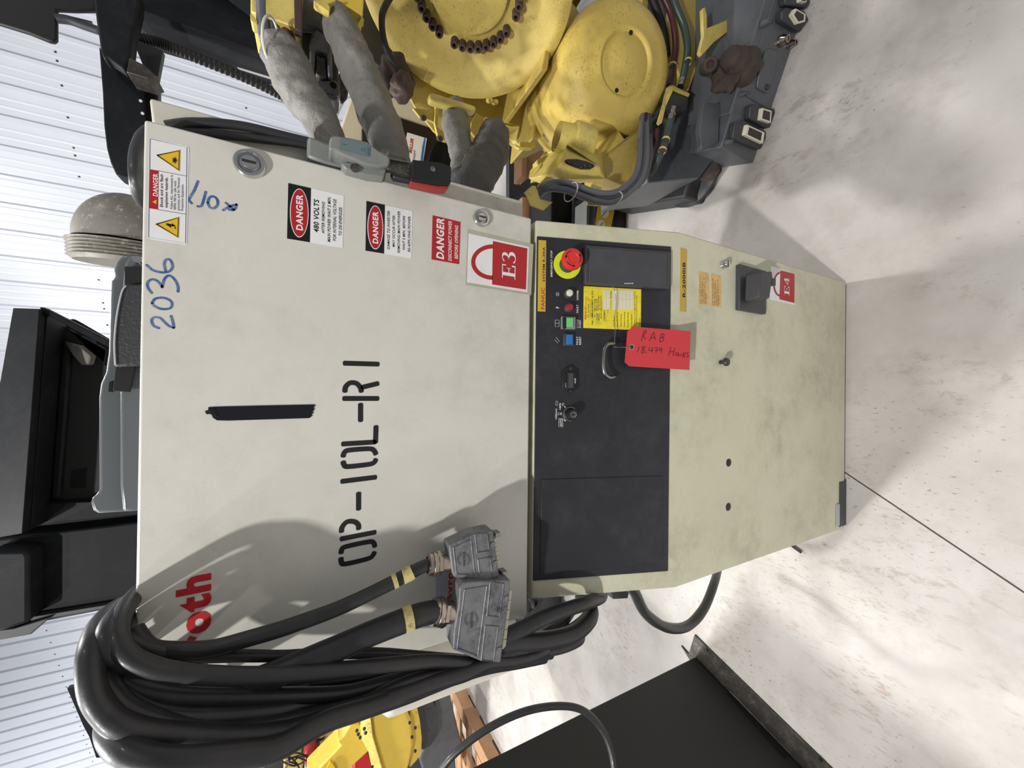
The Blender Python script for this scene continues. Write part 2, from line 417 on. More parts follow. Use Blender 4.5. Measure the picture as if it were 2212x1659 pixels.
# operator panel
pc = [(1158, 513), (1448, 532), (1442, 1233), (1152, 1253)]
pu = [PAN.uv(*p) for p in pc]
a0 = (pu[0][0]+pu[1][0])/2; a0r = a0; a0l = (pu[2][0]+pu[3][0])/2; bt = (pu[0][1]+pu[3][1])/2; bb = (pu[1][1]+pu[2][1])/2
mb = MB(); mb.prism([PAN.P(a, b, .0025) for a, b in ((a0l, bb), (a0r, bb), (a0r, bt), (a0l, bt))], PAN.n*-.003)
pnl = obj('operator_panel', mb, 'panel_black', ctl, bev=.0008)
HP = .0025
k4 = cr(1140, 470, 4.608); k5 = cr(1140, 700, 4.608); k6 = cr(1440, 480, 3.95); k8 = cr(1120, 950, 2.9625)
def rect_px(fr, px, h, th, hp=None):
    "upright rectangle fitted to four photo points; returns corners on the frame"
    u = [fr.uv(x, y, h if hp is None else hp) for x, y in px]
    aa = [p[0] for p in u]; bs = [p[1] for p in u]; aa.sort(); bs.sort()
    return ((aa[0]+aa[1])/2, (bs[0]+bs[1])/2, (aa[2]+aa[3])/2, (bs[2]+bs[3])/2)
def plate(name, fr, px, h, th, m, parent, bev=0, label=None, hp=None, grow=0):
    a, b, c, d = rect_px(fr, px, h, th, hp); a -= grow; b -= grow; c += grow; d += grow
    mb = MB(); mb.prism([fr.P(a, b, h), fr.P(c, b, h), fr.P(c, d, h), fr.P(a, d, h)], fr.n*-th)
    return obj(name, mb, m, parent, bev=bev, label=label)
plate('blank_cover', PAN, k8([(145, 258), (922, 228), (922, 800), (140, 850)]), HP+.0016, .0016, 'panel_black', ctl, bev=.0008)
# nameplate
plate('nameplate', PAN, k4([(105, 222), (183, 228), (177, 937), (100, 932)]), HP+.0006, .0006, 'nameplate', ctl)
npl = bpy.data.objects['nameplate']
mb = MB(); text(mb, PAN, 'FANUC', *k4([(165, 915), (165, 700), (132, 905)]), bold=.02, hp=HP, h=.0009); obj('lettering', mb, 'fanuc_red', npl)
mb = MB(); text(mb, PAN, 'SYSTEM R-30iA', *k4([(170, 640), (170, 295), (147, 640)]), bold=.015, hp=HP, h=.0009); obj('lettering', mb, 'ink_black', npl)
# white legends on the panel
mb = MB()
for s, kk, a, b, c in [('EMERGENCY STOP', k4, (245, 590), (245, 330), (226, 590)), ('POWER', k4, (505, 820), (505, 725), (487, 820)),
        ('FAULT', k4, (502, 948), (502, 868), (484, 948)), ('CYCLE', k4, (502, 1100), (502, 1015), (483, 1100)), ('START', k4, (529, 1100), (529, 1020), (511, 1100)),
        ('FAULT', k5, (500, 206), (500, 124), (481, 206)), ('RESET', k5, (529, 206), (529, 124), (510, 206)), ('AUTO', k5, (342, 1018), (342, 945), (317, 1018)),
        ('<250mm/s', k5, (290, 950), (290, 842), (272, 950)), ('T1', k5, (317, 908), (317, 882), (299, 908)), ('100%', k5, (330, 850), (330, 787), (312, 850)),
        ('T2', k5, (360, 815), (360, 787), (341, 815)), ('?', k4, (310, 907), (310, 887), (280, 907))]:
    text(mb, PAN, s, *kk([a, b, c]), bold=.012, hp=HP, h=.0004)
def pxstroke(mb, fr, pts, wpx, hp=0, h=.0006, k=4, caps=True, sm=True):
    P = [Vector(fr.uv(x, y, hp)) for x, y in pts]; c = pts[len(pts)//2]
    m_ = mpp(fr.w(*c)); P = smooth(P, k) if sm else P
    mb.strip(fr, P, wpx*m_, hp+h, caps)
for kk, pts, w_ in [(k5, [(308, 940), (348, 940), (350, 1024), (308, 1024), (308, 940)], .6), (k4, [(272, 1020), (312, 1020), (312, 1085), (272, 1085), (272, 1020)], .6), (k4, [(272, 1052), (312, 1052)], .6),
        (k5, [(268, 155), (300, 190)], .5), (k5, [(282, 132), (316, 175)], .5), (k5, [(282, 775), (276, 800), (290, 815), (298, 800), (296, 770), (282, 765), (282, 775)], .5),
        (k5, [(362, 818), (378, 832)], 1.6), (k5, [(330, 880), (330, 905)], 1.8), (k5, [(358, 950), (378, 966)], 1.6)]:
    pxstroke(mb, PAN, kk(pts), w_, HP, .0004, sm=False, caps=False)
cpts = [(296+14*math.cos(t), 763+17*math.sin(t)) for t in [i*math.pi/8 for i in range(17)]]
pxstroke(mb, PAN, k4(cpts), .6, HP, .0004, sm=False, caps=False); pxstroke(mb, PAN, k4([(286, 763), (306, 763)]), .6, HP, .0004, sm=False)
obj('panel_lettering', mb, 'ink_white', pnl, kind='stuff')
mb = MB(); pxstroke(mb, PAN, k5([(745, 742), (800, 748), (860, 768), (920, 735)]), .9, HP, .0003, caps=False); pxstroke(mb, PAN, k5([(862, 682), (852, 765)]), .7, HP, .0003, caps=False)
pxstroke(mb, PAN, k4([(212, 1086), (236, 1092)]), .9, HP, .0003, caps=False)
obj('scratch', mb, 'charcoal', pnl, kind='stuff')
# emergency stop
def cen(fr, p, hp): return fr.P(*fr.uv(*p, hp), hp)
def rpx(fr, p, r): return r*mpp(fr.w(*p))
c = k4([(392, 470)])[0]; Pe = cen(PAN, c, HP); n_ = PAN.n
R_ = rpx(PAN, c, 139/4.608)
mb = MB(); mb.lathe(Pe, n_, [(R_*.4, .0008), (R_, .0008), (R_, 0)], 48); es = obj('emergency_stop_ring', mb, 'estop_yellow', ctl)
mb = MB(); mb.lathe(Pe, n_, [(R_*.58, 0), (R_*.58, .006), (R_*.5, .009), (R_*.44, .02), (R_*.44, .03)], 40); obj('emergency_stop_collar', mb, 'plastic_dark', ctl, sm=True)
r2 = R_*.735
mb = MB(); mb.lathe(Pe, n_, [(R_*.4, .022), (r2*.96, .026), (r2, .029), (r2, .034), (r2*.9, .0375), (r2*.5, .039), (r2*.46, .0385), (r2*.44, .0375), (0, .0375)], 48)
eb = obj('emergency_stop_button', mb, 'estop_red', ctl, sm=True, label='red mushroom button')
mb = MB(); EF = Fr(Pe, n_, ex=PAN.ex)
for s0 in (.35, 2.1, 4.1):
    pts = [(r2*.7*math.cos(s0+t*.14), r2*.7*math.sin(s0+t*.14)) for t in range(8)]
    mb.strip(EF, pts, .0012, .0391); e = Vector(pts[-1]); d = (e-Vector(pts[-2])).normalized(); nn = Vector((-d.y, d.x))
    mb.flat([EF.P(*(e+d*.005), .0391), EF.P(*(e+nn*.0025), .0391), EF.P(*(e-nn*.0025), .0391)])
obj('arrow', mb, 'label_black', eb)
# lamps
for nm, pb, mt in (('power_lamp', (402, 762), 'lamp_white'), ('fault_lamp', (402, 902), 'lamp_red')):
    c = k4([pb])[0]; P = cen(PAN, c, HP); r = rpx(PAN, c, 47/4.608)
    mb = MB(); mb.lathe(P, n_, [(r, 0), (r, .004), (r*.93, .006), (r*.9, .009), (r*.76, .0098), (r*.74, .0085)], 32); b_ = obj(nm, mb, 'plastic_dark', ctl, sm=True)
    mb = MB(); mb.lathe(P, n_, [(r*.74, .006), (r*.72, .011), (r*.62, .0125), (r*.3, .0135), (0, .0138)], 28); obj('lens', mb, mt, b_, sm=True)
# square buttons
bz = plate('cycle_start_button', PAN, k4([(330, 987), (470, 990), (472, 1113), (332, 1112)]), HP+.008, .008, 'switch_grey', ctl, bev=.0012, hp=HP+.004)
plate('key_cap', PAN, k4([(380, 998), (450, 1000), (452, 1090), (382, 1092)]), HP+.0105, .003, 'button_green', bz, bev=.0008, hp=HP+.008)
plate('guard_hinge', PAN, k4([(346, 993), (376, 993), (376, 1108), (346, 1108)]), HP+.0115, .004, 'plastic_black', bz, bev=.001, hp=HP+.008)
bz = plate('fault_reset_button', PAN, k5([(352, 97), (452, 97), (455, 218), (352, 218)]), HP+.007, .007, 'plastic_dark', ctl, bev=.0012, hp=HP+.004)
plate('key_cap', PAN, k5([(380, 106), (443, 106), (445, 205), (380, 205)]), HP+.0105, .004, 'button_blue', bz, bev=.0008, hp=HP+.007)
# interface port cover
pcv = plate('port_cover', PAN, k4([(558, 288), (1412, 345), (1395, 700), (562, 680)]), HP+.012, .012, 'plastic_dark', ctl, bev=.002, hp=HP+.006)
lid = plate('lid', PAN, k4([(612, 303), (1388, 352), (1383, 690), (606, 668)]), HP+.0145, .003, 'plastic_dark', pcv, bev=.0012, hp=HP+.013)
mb = MB()
for i in range(5): 
    c = k4([(968+i*19, 655)])[0]; P = cen(PAN, c, HP+.0145); mb.lathe(P, n_, [(.0012, 0), (.0011, .0005), (0, .0006)], 8)
obj('rivets', mb, 'ink_white', pcv)
# service sticker
ys = plate('service_sticker', PAN, k4([(555, 687), (1130, 710), (1125, 1115), (555, 1105)]), HP+.0004, .0004, 'label_lemon', ctl)
mb = MB(); kz = cr(1240, 600, 11.85)
text(mb, PAN, 'FANUC', *kz([(315, 1060), (315, 740), (268, 1060)]), bold=.03, hp=HP, h=.0007); 
text(mb, PAN, '24/7', *kz([(378, 600), (378, 505), (345, 600)]), bold=.01, hp=HP, h=.0007); text(mb, PAN, 'eRa', *kz([(372, 1025), (372, 930), (340, 1025)]), bold=.01, hp=HP, h=.0007)
text(mb, PAN, 'Robotics', *kz([(315, 725), (315, 480), (280, 725)]), hp=HP, h=.0007); text(mb, PAN, 'Customer Resource Center', *kz([(415, 1010), (415, 530), (395, 1010)]), hp=HP, h=.0007)
obj('lettering', mb, 'fanuc_red', ys)
mb = MB()
for s, bl, y0, y1, tp, bo in [('Services', 378, 905, 680, 345, .015), ('Call 1-800-iQ-ROBOT in U.S.', 485, 1205, 330, 440, .02), ('USA:', 545, 1015, 925, 515, .01), ('888-477-6268', 545, 850, 545, 515, .01), ('Canada:', 597, 1085, 905, 565, .01), ('905-812-2300', 597, 850, 545, 565, .01),
        ('Mexico:', 645, 1095, 905, 615, .01), ('+52 449 922-8001', 645, 850, 455, 615, .01), ('Brasil:', 700, 1040, 900, 670, .01), ('+55 113 619-0599', 700, 850, 455, 670, .01), ('CUSTOMER #', 790, 1100, 830, 755, .01), ('F #', 875, 890, 825, 845, .01),
        ('Due Date', 955, 530, 350, 925, .015), ('Robot Battery', 1030, 1255, 965, 1000, .01), ('Controller Battery', 1120, 1260, 880, 1090, .01), ('Robot Greasing', 1210, 1255, 930, 1180, .01), ('Reducer Greasing', 1300, 1260, 875, 1270, .01), ('Controller Backup', 1388, 1265, 880, 1358, .01), ('Service Engineer', 1480, 1265, 915, 1450, .01),
        ('Schedule your next Maintenance Service to', 1560, 1230, 370, 1535, .012), ('guarantee the reliability of your robot.', 1605, 1170, 440, 1580, .012), ('A05B-R30', 1690, 1250, 1040, 1665, .0)]:
    text(mb, PAN, s, *kz([(bl, y0), (bl, y1), (tp, y0)]), bold=bo, hp=HP, h=.0007)
obj('lettering', mb, 'ink_black', ys)
mb = MB(); text(mb, PAN, 'Completed', *kz([(955, 805), (955, 585), (925, 805)]), bold=.02, hp=HP, h=.0007); obj('lettering', mb, 'button_green', ys)
mb = MB()
for x0, x1 in ((740, 815), (825, 912)):
    mb.flat([PAN.P(*PAN.uv(*p, HP), HP+.0007) for p in kz([(x0, 312), (x1, 316), (x1, 815), (x0, 812)])])
for i in range(6):
    for y0, y1 in ((320, 550), (565, 825)):
        x0 = 975+i*90; mb.flat([PAN.P(*PAN.uv(*p, HP), HP+.0007) for p in kz([(x0, y0), (x0+80, y0+3), (x0+80, y1), (x0, y1)])])
mb.keep = True; obj('write_in_box', mb, 'lamp_white', ys)
# hour meter
px_ = k5([(340, 462), (425, 403), (498, 462), (498, 638), (425, 695), (340, 638)])
mb = MB(); mb.prism([PAN.P(*PAN.uv(*p, HP), HP+.004) for p in px_], n_*-.004); hm = obj('hour_meter', mb, 'plastic_black', ctl, bev=.001)
plate('bezel', PAN, k5([(385, 470), (480, 470), (480, 650), (385, 650)]), HP+.006, .003, 'plastic_black', hm, bev=.0008, hp=HP+.004)
plate('window', PAN, k5([(402, 490), (452, 490), (452, 636), (402, 636)]), HP+.0066, .002, 'plastic_dark', hm, hp=HP+.005)
mb = MB(); text(mb, PAN, 'HOURS', *k5([(478, 590), (478, 540), (464, 590)]), bold=.01, hp=HP+.0062, h=.0004); text(mb, PAN, 'QUARTZ', *k5([(380, 630), (380, 588), (372, 630)]), hp=HP+.004, h=.0004); obj('lettering', mb, 'ink_white', hm)
for p in ((425, 443), (425, 672)):
    P = cen(PAN, k5([p])[0], HP+.004); mb = MB(); mb.lathe(P, n_, [(.003, 0), (.0028, .0012), (.0012, .0012), (.001, .0006), (0, .0006)], 14); obj('screw', mb, 'steel_dark', hm, sm=True)
# mode switch
c = k5([(415, 893)])[0]; P = cen(PAN, c, HP); r = rpx(PAN, c, 76/4.608)
mb = MB(); mb.lathe(P, n_, [(r, 0), (r, .003), (r*.94, .005), (r*.8, .0055)], 40); ms = obj('mode_switch', mb, 'steel', ctl, sm=True)
mb = MB(); mb.lathe(P, n_, [(r*.82, 0), (r*.82, .012), (r*.75, .02), (r*.68, .024), (r*.5, .0245), (r*.47, .0235), (0, .0235)], 40); obj('knob', mb, 'plastic_black', ms, sm=True)
mb = MB(); mb.lathe(P+n_*.0235, n_, [(r*.45, 0), (r*.44, .001), (r*.3, .0014), (r*.28, .001), (0, .001)], 32); obj('key_barrel', mb, 'steel', ms, sm=True)
mb = MB(); mb.obox(P+n_*.0248, PAN.ex*.0008, PAN.ez*.0042, n_*.0002); mb.lathe(P+n_*.0246+PAN.ez*.001, n_, [(.0018, 0), (.0018, .0004), (0, .0004)], 12); obj('keyhole', mb, 'hole_black', ms)
# bail handle
hp_ = [(876, 1258, 0), (865, 1256, .014), (800, 1262, .024), (762, 1310, .027), (752, 1390, .028), (750, 1470, .028), (768, 1555, .027), (815, 1592, .022), (868, 1584, .012), (880, 1582, 0)]
P_ = [PAN.P(*PAN.uv(*k4([(x, y)])[0], h), h) for x, y, h in hp_]
mb = MB(); mb.tube(smooth(P_, 5), .0036, 14); obj('bail_handle', mb, 'steel', ctl, sm=True)
# lower front face
HL = 0
plate('model_plate', LOW, k6([(120, 218), (173, 230), (168, 763), (112, 760)]), .0006, .0006, 'nameplate', ctl)
mb = MB(); text(mb, LOW, 'R-2000iB', *k6([(157, 642), (157, 345), (133, 642)]), bold=.025, h=.0009); obj('lettering', mb, 'ink_black', bpy.data.objects['model_plate'])
for q_ in ([(270, 420), (360, 433), (362, 710), (272, 703)], [(378, 440), (462, 452), (467, 725), (380, 718)]):
    lb = plate('warning_label', LOW, k6(q_), .0004, .0004, 'label_aged', ctl, label='faded orange paper label')
    mb = MB(); x0 = q_[0][0]; y0 = q_[2][1]-12
    for j, (dx, L_) in enumerate([(18, 230), (30, 190), (40, 215), (50, 160), (60, 225), (70, 90)]):
        text(mb, LOW, ['WARNING', 'High voltage inside', 'Turn off power before', 'opening the door and', 'wait for the lamp to go off', 'AVERTISSEMENT'][j], *k6([(x0+dx, y0), (x0+dx, y0-L_), (x0+dx-9, y0)]), h=.0005)
    obj('lettering', mb, 'bolt_rust', lb)
c = k6([(476, 366)])[0]; P = cen(LOW, c, 0); n2 = LOW.n; r = rpx(LOW, c, 33/3.95)
mb = MB(); mb.lathe(P, n2, [(r*1.05, 0), (r*1.05, .003), (r, .004), (r*.97, .012), (r*.85, .0135), (r*.3, .0135), (0, .0135)], 28); lk = obj('cam_lock', mb, 'chrome', ctl, sm=True)
mb = MB(); mb.obox(P+n2*.0137, LOW.ex*r*.8, LOW.ez*.0012, n2*.0004); obj('key_slot', mb, 'steel_dark', lk)
# rotary disconnect
dp = plate('disconnect_plate', LOW, k6([(618, 362), (843, 415), (840, 785), (612, 748)]), .011, .011, 'plastic_dark', ctl, bev=.002, hp=.008)
mb = MB()
c = k6([(735, 570)])[0]; P = cen(LOW, c, .011); r = rpx(LOW, c, 92/3.95)
mb = MB(); mb.lathe(P, n2, [(r, 0), (r, .006), (r*.93, .012), (r*.8, .016), (r*.6, .016)], 40); dk = obj('rotary_disconnect', mb, 'plastic_black', ctl, sm=True)
mb = MB(); mb.lathe(P+n2*.0163, n2, [(r*.72, 0), (r*.82, 0), (r*.82, .0004), (r*.72, .0004)], 24, math.pi*.75, u0=Vector((.2, 0, -1))); obj('red_arc', mb, 'estop_red', dk)
mb = MB(); mb.lathe(P+n2*.0163, n2, [(r*.72, 0), (r*.84, 0), (r*.84, .0004), (r*.72, .0004)], 8, math.pi*.2, u0=Vector((-.55, 0, -1))); obj('green_arc', mb, 'button_green', dk)
HB = .018; HT = .05
g0 = [LOW.P(*LOW.uv(*p, HT), HT) for p in k6([(800, 425), (902, 418), (908, 470), (880, 650), (830, 655), (792, 640)])]
cg = sum(g0, Vector())/len(g0)
g1 = [(p-cg)*1.06+cg-n2*(HT-HB) for p in g0]
mb = MB(); nn_ = len(g0); mb.add(g0+g1, [tuple(range(nn_)), tuple(range(2*nn_-1, nn_-1, -1))]+[(i, i+nn_, (i+1) % nn_+nn_, (i+1) % nn_) for i in range(nn_)])
hh = obj('grip', mb, 'plastic_dark', dk, bev=.003)
mb = MB(); Pq = cen(LOW, k6([(905, 512)])[0], .044); mb.obox(Pq, LOW.ex*.008, LOW.ez*.006, n2*.004); obj('lockout_tab', mb, 'plastic_dark', dk, bev=.001)
# padlock emblem stickers
def padlock(fr, kk, white, body, arc, txtd, parent, backing=None, h0=.0003):
    if backing: sticker('sticker_backing', fr, kk(backing), 'label_backing', parent, h0)
    s = sticker('padlock_sticker', fr, kk(white), 'label_white', parent, h0+.0003)
    mb = MB(); mb.flat([fr.P(*fr.uv(*p), h0+.0005) for p in kk(body)])
    cx, cy, rx, ry, wd_ = arc
    o_ = []; i_ = []
    for k in range(25):
        t = math.pi*k/24; o_.append((cx-rx*math.sin(t), cy-ry*math.cos(t))); i_.append((cx-(rx-wd_)*math.sin(t), cy-(ry-wd_)*math.cos(t)))
    o_ = [fr.P(*fr.uv(*p), h0+.0005) for p in kk(o_)]; i_ = [fr.P(*fr.uv(*p), h0+.0005) for p in kk(i_)]
    mb.add(o_+i_, [(k, k+1, 26+k, 25+k) for k in range(24)]); mb.keep = True
    obj('padlock_emblem', mb, 'label_red', s)
    mb = MB(); serif(mb, fr, kk, txtd, h0+.0008); obj('lettering', mb, 'ink_white', s)
    return s
def serif(mb, fr, kk, d, h):
    s, (x0, y0), (x1, y1), xt = d      # baseline x, start y / end y ; top x
    A = Vector(fr.uv(*kk([(x0, y0)])[0])); B = Vector(fr.uv(*kk([(x1, y1)])[0])); T = Vector(fr.uv(*kk([(xt, y0)])[0]))
    dd = B-A; L = dd.length; dd.normalize(); u = Vector((-dd.y, dd.x)); H = (T-A).dot(u); H = abs(H)
    def Q(a, b): return fr.P(*(A+dd*(a*L)+u*(b*H)), h)
    def q(*r):
        for (a, b, c, e) in r: mb.flat([Q(a, b), Q(c, b), Q(c, e), Q(a, e)])
    q((0, 0, .5, .06), (0, .94, .5, 1), (.1, .06, .22, .94), (.22, .47, .38, .53), (.36, .36, .39, .64), (.45, .06, .5, .28), (.46, .72, .5, .94))
    if s[1] == '3':
        pts = [(.62, .86), (.7, .97), (.8, .98), (.88, .88), (.88, .7), (.8, .56), (.72, .53), (.8, .5), (.92, .38), (.92, .18), (.82, .03), (.7, .03), (.61, .14)]
        w_ = [.05, .03, .04, .1, .1, .04, .02, .04, .12, .12, .04, .03, .06]
    if s[1] == '4':
        q((.6, .26, 1, .33), (.82, 0, .92, 1), (.76, 0, .98, .05)); pts = [(.84, .98), (.6, .3)]; w_ = [.04, .04]
    P = [A+dd*(a*L)+u*(b*H) for a, b in pts]; W_ = [Vector((w*L, 0)) for w in w_]
    if len(P) > 2:
        P = smooth(P, 4); W_ = [v.x for v in smooth(W_, 4)]
    else: W_ = [v.x for v in W_]
    mb.strip(fr, P, W_, h)
    mb.keep = True
padlock(LOW, k6, [(885, 372), (1092, 440), (1090, 708), (880, 660)], [(968, 410), (1090, 442), (1088, 690), (960, 658)], (965, 530, 60, 105, 16), ('E4', (1043, 630), (1043, 478), 1000), ctl)
# coat-hook screw
c = k6([(455, 1196)])[0]; P = cen(LOW, c, 0)
mb = MB(); mb.lathe(P, n2, [(.0045, 0), (.0045, .012), (.0088, .0125), (.0092, .016), (.0078, .0185), (0, .0185)], 22); obj('stud', mb, 'steel_dark', ctl, sm=True)
for p in ((1573.8, 999.4), (1573, 1095)):
    P = cen(LOW, p, 0); mb = MB(); mb.lathe(P, n2, [(.0092, 0), (.0088, .0008), (.004, .0013), (0, .0014)], 26); obj('hole_plug', mb, 'plastic_black', ctl, sm=True)
plate('foot_plate', LOW, [(1814, 1041), (1828, 1040), (1828, 1135), (1814, 1137)], .002, .002, 'charcoal', ctl)
plate('serial_tag', LOW, [(1807.5, 1089), (1814, 1089), (1814, 1136), (1807, 1137)], .0022, .001, 'label_silver', ctl)
# side box and foot bracket on the left flank
mb = MB(); pts = [onY(x, y, .66) for x, y in [(1315, 1268), (1325, 1295), (1356, 1293), (1363, 1266)]]
mb.prism(pts, (0, .05, 0)); obj('side_bracket', mb, 'charcoal', ctl, bev=.002)
mb = MB(); mb.tube([onZ(1709, 1178, .01), onZ(1731, 1194, .01)], .004, 8); obj('foot_rod', mb, 'steel_dark', ctl, sm=True)
# ------------------------------------------------------------ upper cabinet
up = thing('electrical_cabinet', 'beige steel electrical cabinet with stencilled door standing on top of the cream controller', 'electrical cabinet', (-.04, .8, ZT))
mb = MB(); mb.box((-.436, .645, ZT+.001), (.318, .97, 1.612)); obj('body', mb, 'body_paint', up, bev=.003)
mb = MB(); mb.prism([(.31, .66, 1.055), (.379, .66, 1.055), (.379, .66, 1.626), (.31, .66, 1.619)], (0, .25, 0)); obj('side_flange', mb, 'body_paint', up, bev=.004)
dtl = DOOR.uv(303, 257); dbr = DOOR.uv(1150, 470); 
mb = MB(); mb.box((-.444, .62, 1.058), (.327, .643, 1.6175)); door = obj('door', mb, 'door_paint', up, bev=.0035, seg=3)
c2_ = cr(280, 230, 3.318); c3_ = cr(750, 350, 3.318); c7_ = cr(430, 750, 3.318); c1_ = cr(900, 1120, 6.38); cb = cr(0, 1050, 2.724)
# arc flash sticker
s1 = sticker('arc_flash_sticker', DOOR, c2_([(150, 225), (415, 282), (426, 296), (412, 985), (400, 992), (140, 950), (128, 938), (140, 232)]), 'label_white', up)
mb = MB(); 
for pts in ([(148, 233), (412, 293), (402, 981), (137, 939), (148, 233)], [(205, 462), (405, 500)], [(203, 740), (402, 773)]): pxstroke(mb, DOOR, c2_(pts), .9, 0, .0006, sm=False)
obj('border', mb, 'label_navy', s1)
mb = MB(); mb.flat([DOOR.P(*DOOR.uv(*p), .0006) for p in c2_([(149, 452), (209, 463), (205, 740), (143, 731)])]); obj('danger_bar', mb, 'label_red', s1)
mb = MB()
for tri in ([(190, 352), (365, 310), (360, 468)], [(183, 845), (358, 790), (352, 946)], [(165, 686), (194, 668), (193, 702)]): mb.flat([DOOR.P(*DOOR.uv(*p), .0007) for p in c2_(tri)])
mb.keep = True; obj('warning_triangle', mb, 'label_yellow', s1, kind='stuff')
mb = MB()
for tri in ([(200, 352), (358, 320), (353, 457), (200, 352)], [(194, 845), (351, 800), (346, 935), (194, 845)]): pxstroke(mb, DOOR, c2_(tri), 2.2, 0, .0009, sm=False)
star = []
for i in range(20):
    a = 2*math.pi*i/20; r = 26+(i % 2)*-14+ (6 if i % 4 == 0 else 0); star.append((325+r*.85*math.cos(a), 388+r*math.sin(a)))
mb.flat([DOOR.P(*DOOR.uv(*p), .0009) for p in c2_(star)])
mb.flat([DOOR.P(*DOOR.uv(*p), .0009) for p in c2_([(262, 848), (300, 872), (295, 846), (330, 868), (318, 874), (334, 880), (328, 856), (322, 852), (303, 838), (306, 862), (268, 838)])])
for s, bl, y0, y1, tp, bo in [('Shock and arc flash', 238, 725, 490, 218, .02), ('explosion hazards.', 272, 728, 510, 252, .02), ('Follow ALL requirements in', 308, 737, 495, 291, .01), ('NFPA 70E for safe work', 333, 742, 535, 316, .01), ('practices and for Personal', 358, 747, 515, 341, .01), ('Protective Equipment.', 385, 750, 560, 368, .01)]:
    text(mb, DOOR, s, *c2_([(bl, y0), (bl+1, y1), (tp, y0)]), bold=bo, h=.0008)
mb.keep = True; obj('lettering', mb, 'ink_black', s1)
mb = MB(); text(mb, DOOR, 'DANGER', *c2_([(203, 648), (204, 487), (168, 648)]), bold=.03, h=.0009); obj('lettering', mb, 'ink_white', s1)
# two black-and-white danger signs
def danger(kk, blk, wht, ov, dt, lines, parent):
    s = sticker('danger_sign', DOOR, kk([blk[0], wht[1], wht[2], blk[3]]), 'label_white', parent)
    mb = MB(); mb.flat([DOOR.P(*DOOR.uv(*p), .0006) for p in kk(blk)]); obj('black_header', mb, 'label_black', s)
    cx, cy, rx, ry = ov
    for nm, g, h, mt in (('oval_rim', 5, .0008, 'label_white'), ('oval', -1, .001, 'label_red')):
        mb = MB(); mb.flat([DOOR.P(*DOOR.uv(*p), h) for p in kk([(cx+(rx+g)*math.cos(t), cy+(ry+g)*math.sin(t)+.06*(rx+g)*math.cos(t)) for t in [i*math.pi/24 for i in range(48)]])]); obj(nm, mb, mt, s)
    mb = MB(); text(mb, DOOR, 'DANGER', *kk(dt), bold=.035, italic=0, h=.0012); obj('lettering', mb, 'ink_white', s)
    mb = MB()
    for t_, bl, y0, y1, tp, bo in lines: text(mb, DOOR, t_, *kk([(bl-1, y0), (bl+1, y1), (tp, y0)]), bold=bo, italic=.12, h=.0007)
    obj('lettering', mb, 'ink_black', s)
danger(c2_, [(1137, 550), (1300, 587), (1292, 975), (1128, 948)], [0, (1535, 640), (1528, 1015)], (1216, 765, 62, 170), [(1240, 892), (1240, 638), (1193, 892)],
    [('480 VOLTS', 1355, 905, 672, 1317, .02), ('AFTER REMOVING', 1397, 912, 687, 1375, .01), ('MAIN POWER WAIT 5 MIN.', 1440, 972, 650, 1416, .01), ('FOR INTERNAL VOLTAGE', 1480, 965, 668, 1456, .01), ('TO DE-ENERGIZE.', 1520, 930, 722, 1497, .01)], up)
danger(c3_, [(137, 280), (270, 308), (264, 658), (130, 636)], [0, (467, 352), (460, 692)], (201, 470, 52, 152), [(220, 588), (220, 360), (181, 588)],
    [('DAMAGE TO INVERTER', 305, 627, 352, 284, .01), ('MAY OCCUR AFTER', 341, 610, 385, 322, .01), ('REMOVING MAIN POWER', 378, 652, 355, 358, .01), ('WAIT 5 MIN. BEFORE', 414, 635, 390, 395, .01), ('RE-APPLYING POWER.', 452, 645, 388, 432, .01)], up)
s4 = sticker('red_danger_sign', DOOR, c3_([(612, 382), (812, 430), (802, 733), (604, 698)]), 'label_red', up)
mb = MB()
for t_, bl, y0, y1, tp, bo in [('DANGER', 690, 697, 405, 637, .035), ('DISCONNECT POWER', 747, 710, 425, 722, .02), ('BEFORE OPENING', 792, 695, 458, 768, .02)]:
    text(mb, DOOR, t_, *c3_([(bl, y0), (bl+2, y1), (tp, y0)]), bold=bo, italic=.1, h=.0007)
obj('lettering', mb, 'ink_white', s4)
padlock(DOOR, c3_, [(870, 512), (1302, 610), (1290, 935), (858, 862)], [(1043, 567), (1290, 620), (1280, 915), (1037, 878)], (1042, 718, 155, 127, 30), ('E3', (1203, 845), (1206, 652), 1107), up, [(863, 480), (1335, 590), (1318, 955), (848, 880)])
# door locks
for kk, p, rr, g in ((c2_, (862, 416), 101, 1), (c3_, (958, 405), 62, 1)):
    P = cen(DOOR, kk([p])[0], 0); r = rr/3.318*mpp(P)
    mb = MB(); mb.lathe(P, DOOR.n, [(r, 0), (r*.99, .003), (r*.9, .006), (r*.72, .0065), (r*.6, .004), (r*.58, .0035), (0, .0035)], 40); l_ = obj('door_lock', mb, 'chrome', up, sm=True)
    mb = MB(); mb.lathe(P+DOOR.n*.003, DOOR.n, [(r*.5, 0), (r*.5, .004), (r*.44, .0055), (r*.4, .0055), (0, .005)], 28); obj('lock_barrel', mb, 'chrome', l_, sm=True)
    mb = MB(); mb.obox(P+DOOR.n*.0085, DOOR.ex*r*.08, DOOR.ez*r*.42, DOOR.n*.0006); obj('key_slot', mb, 'steel_dark', l_)
    mb = MB()
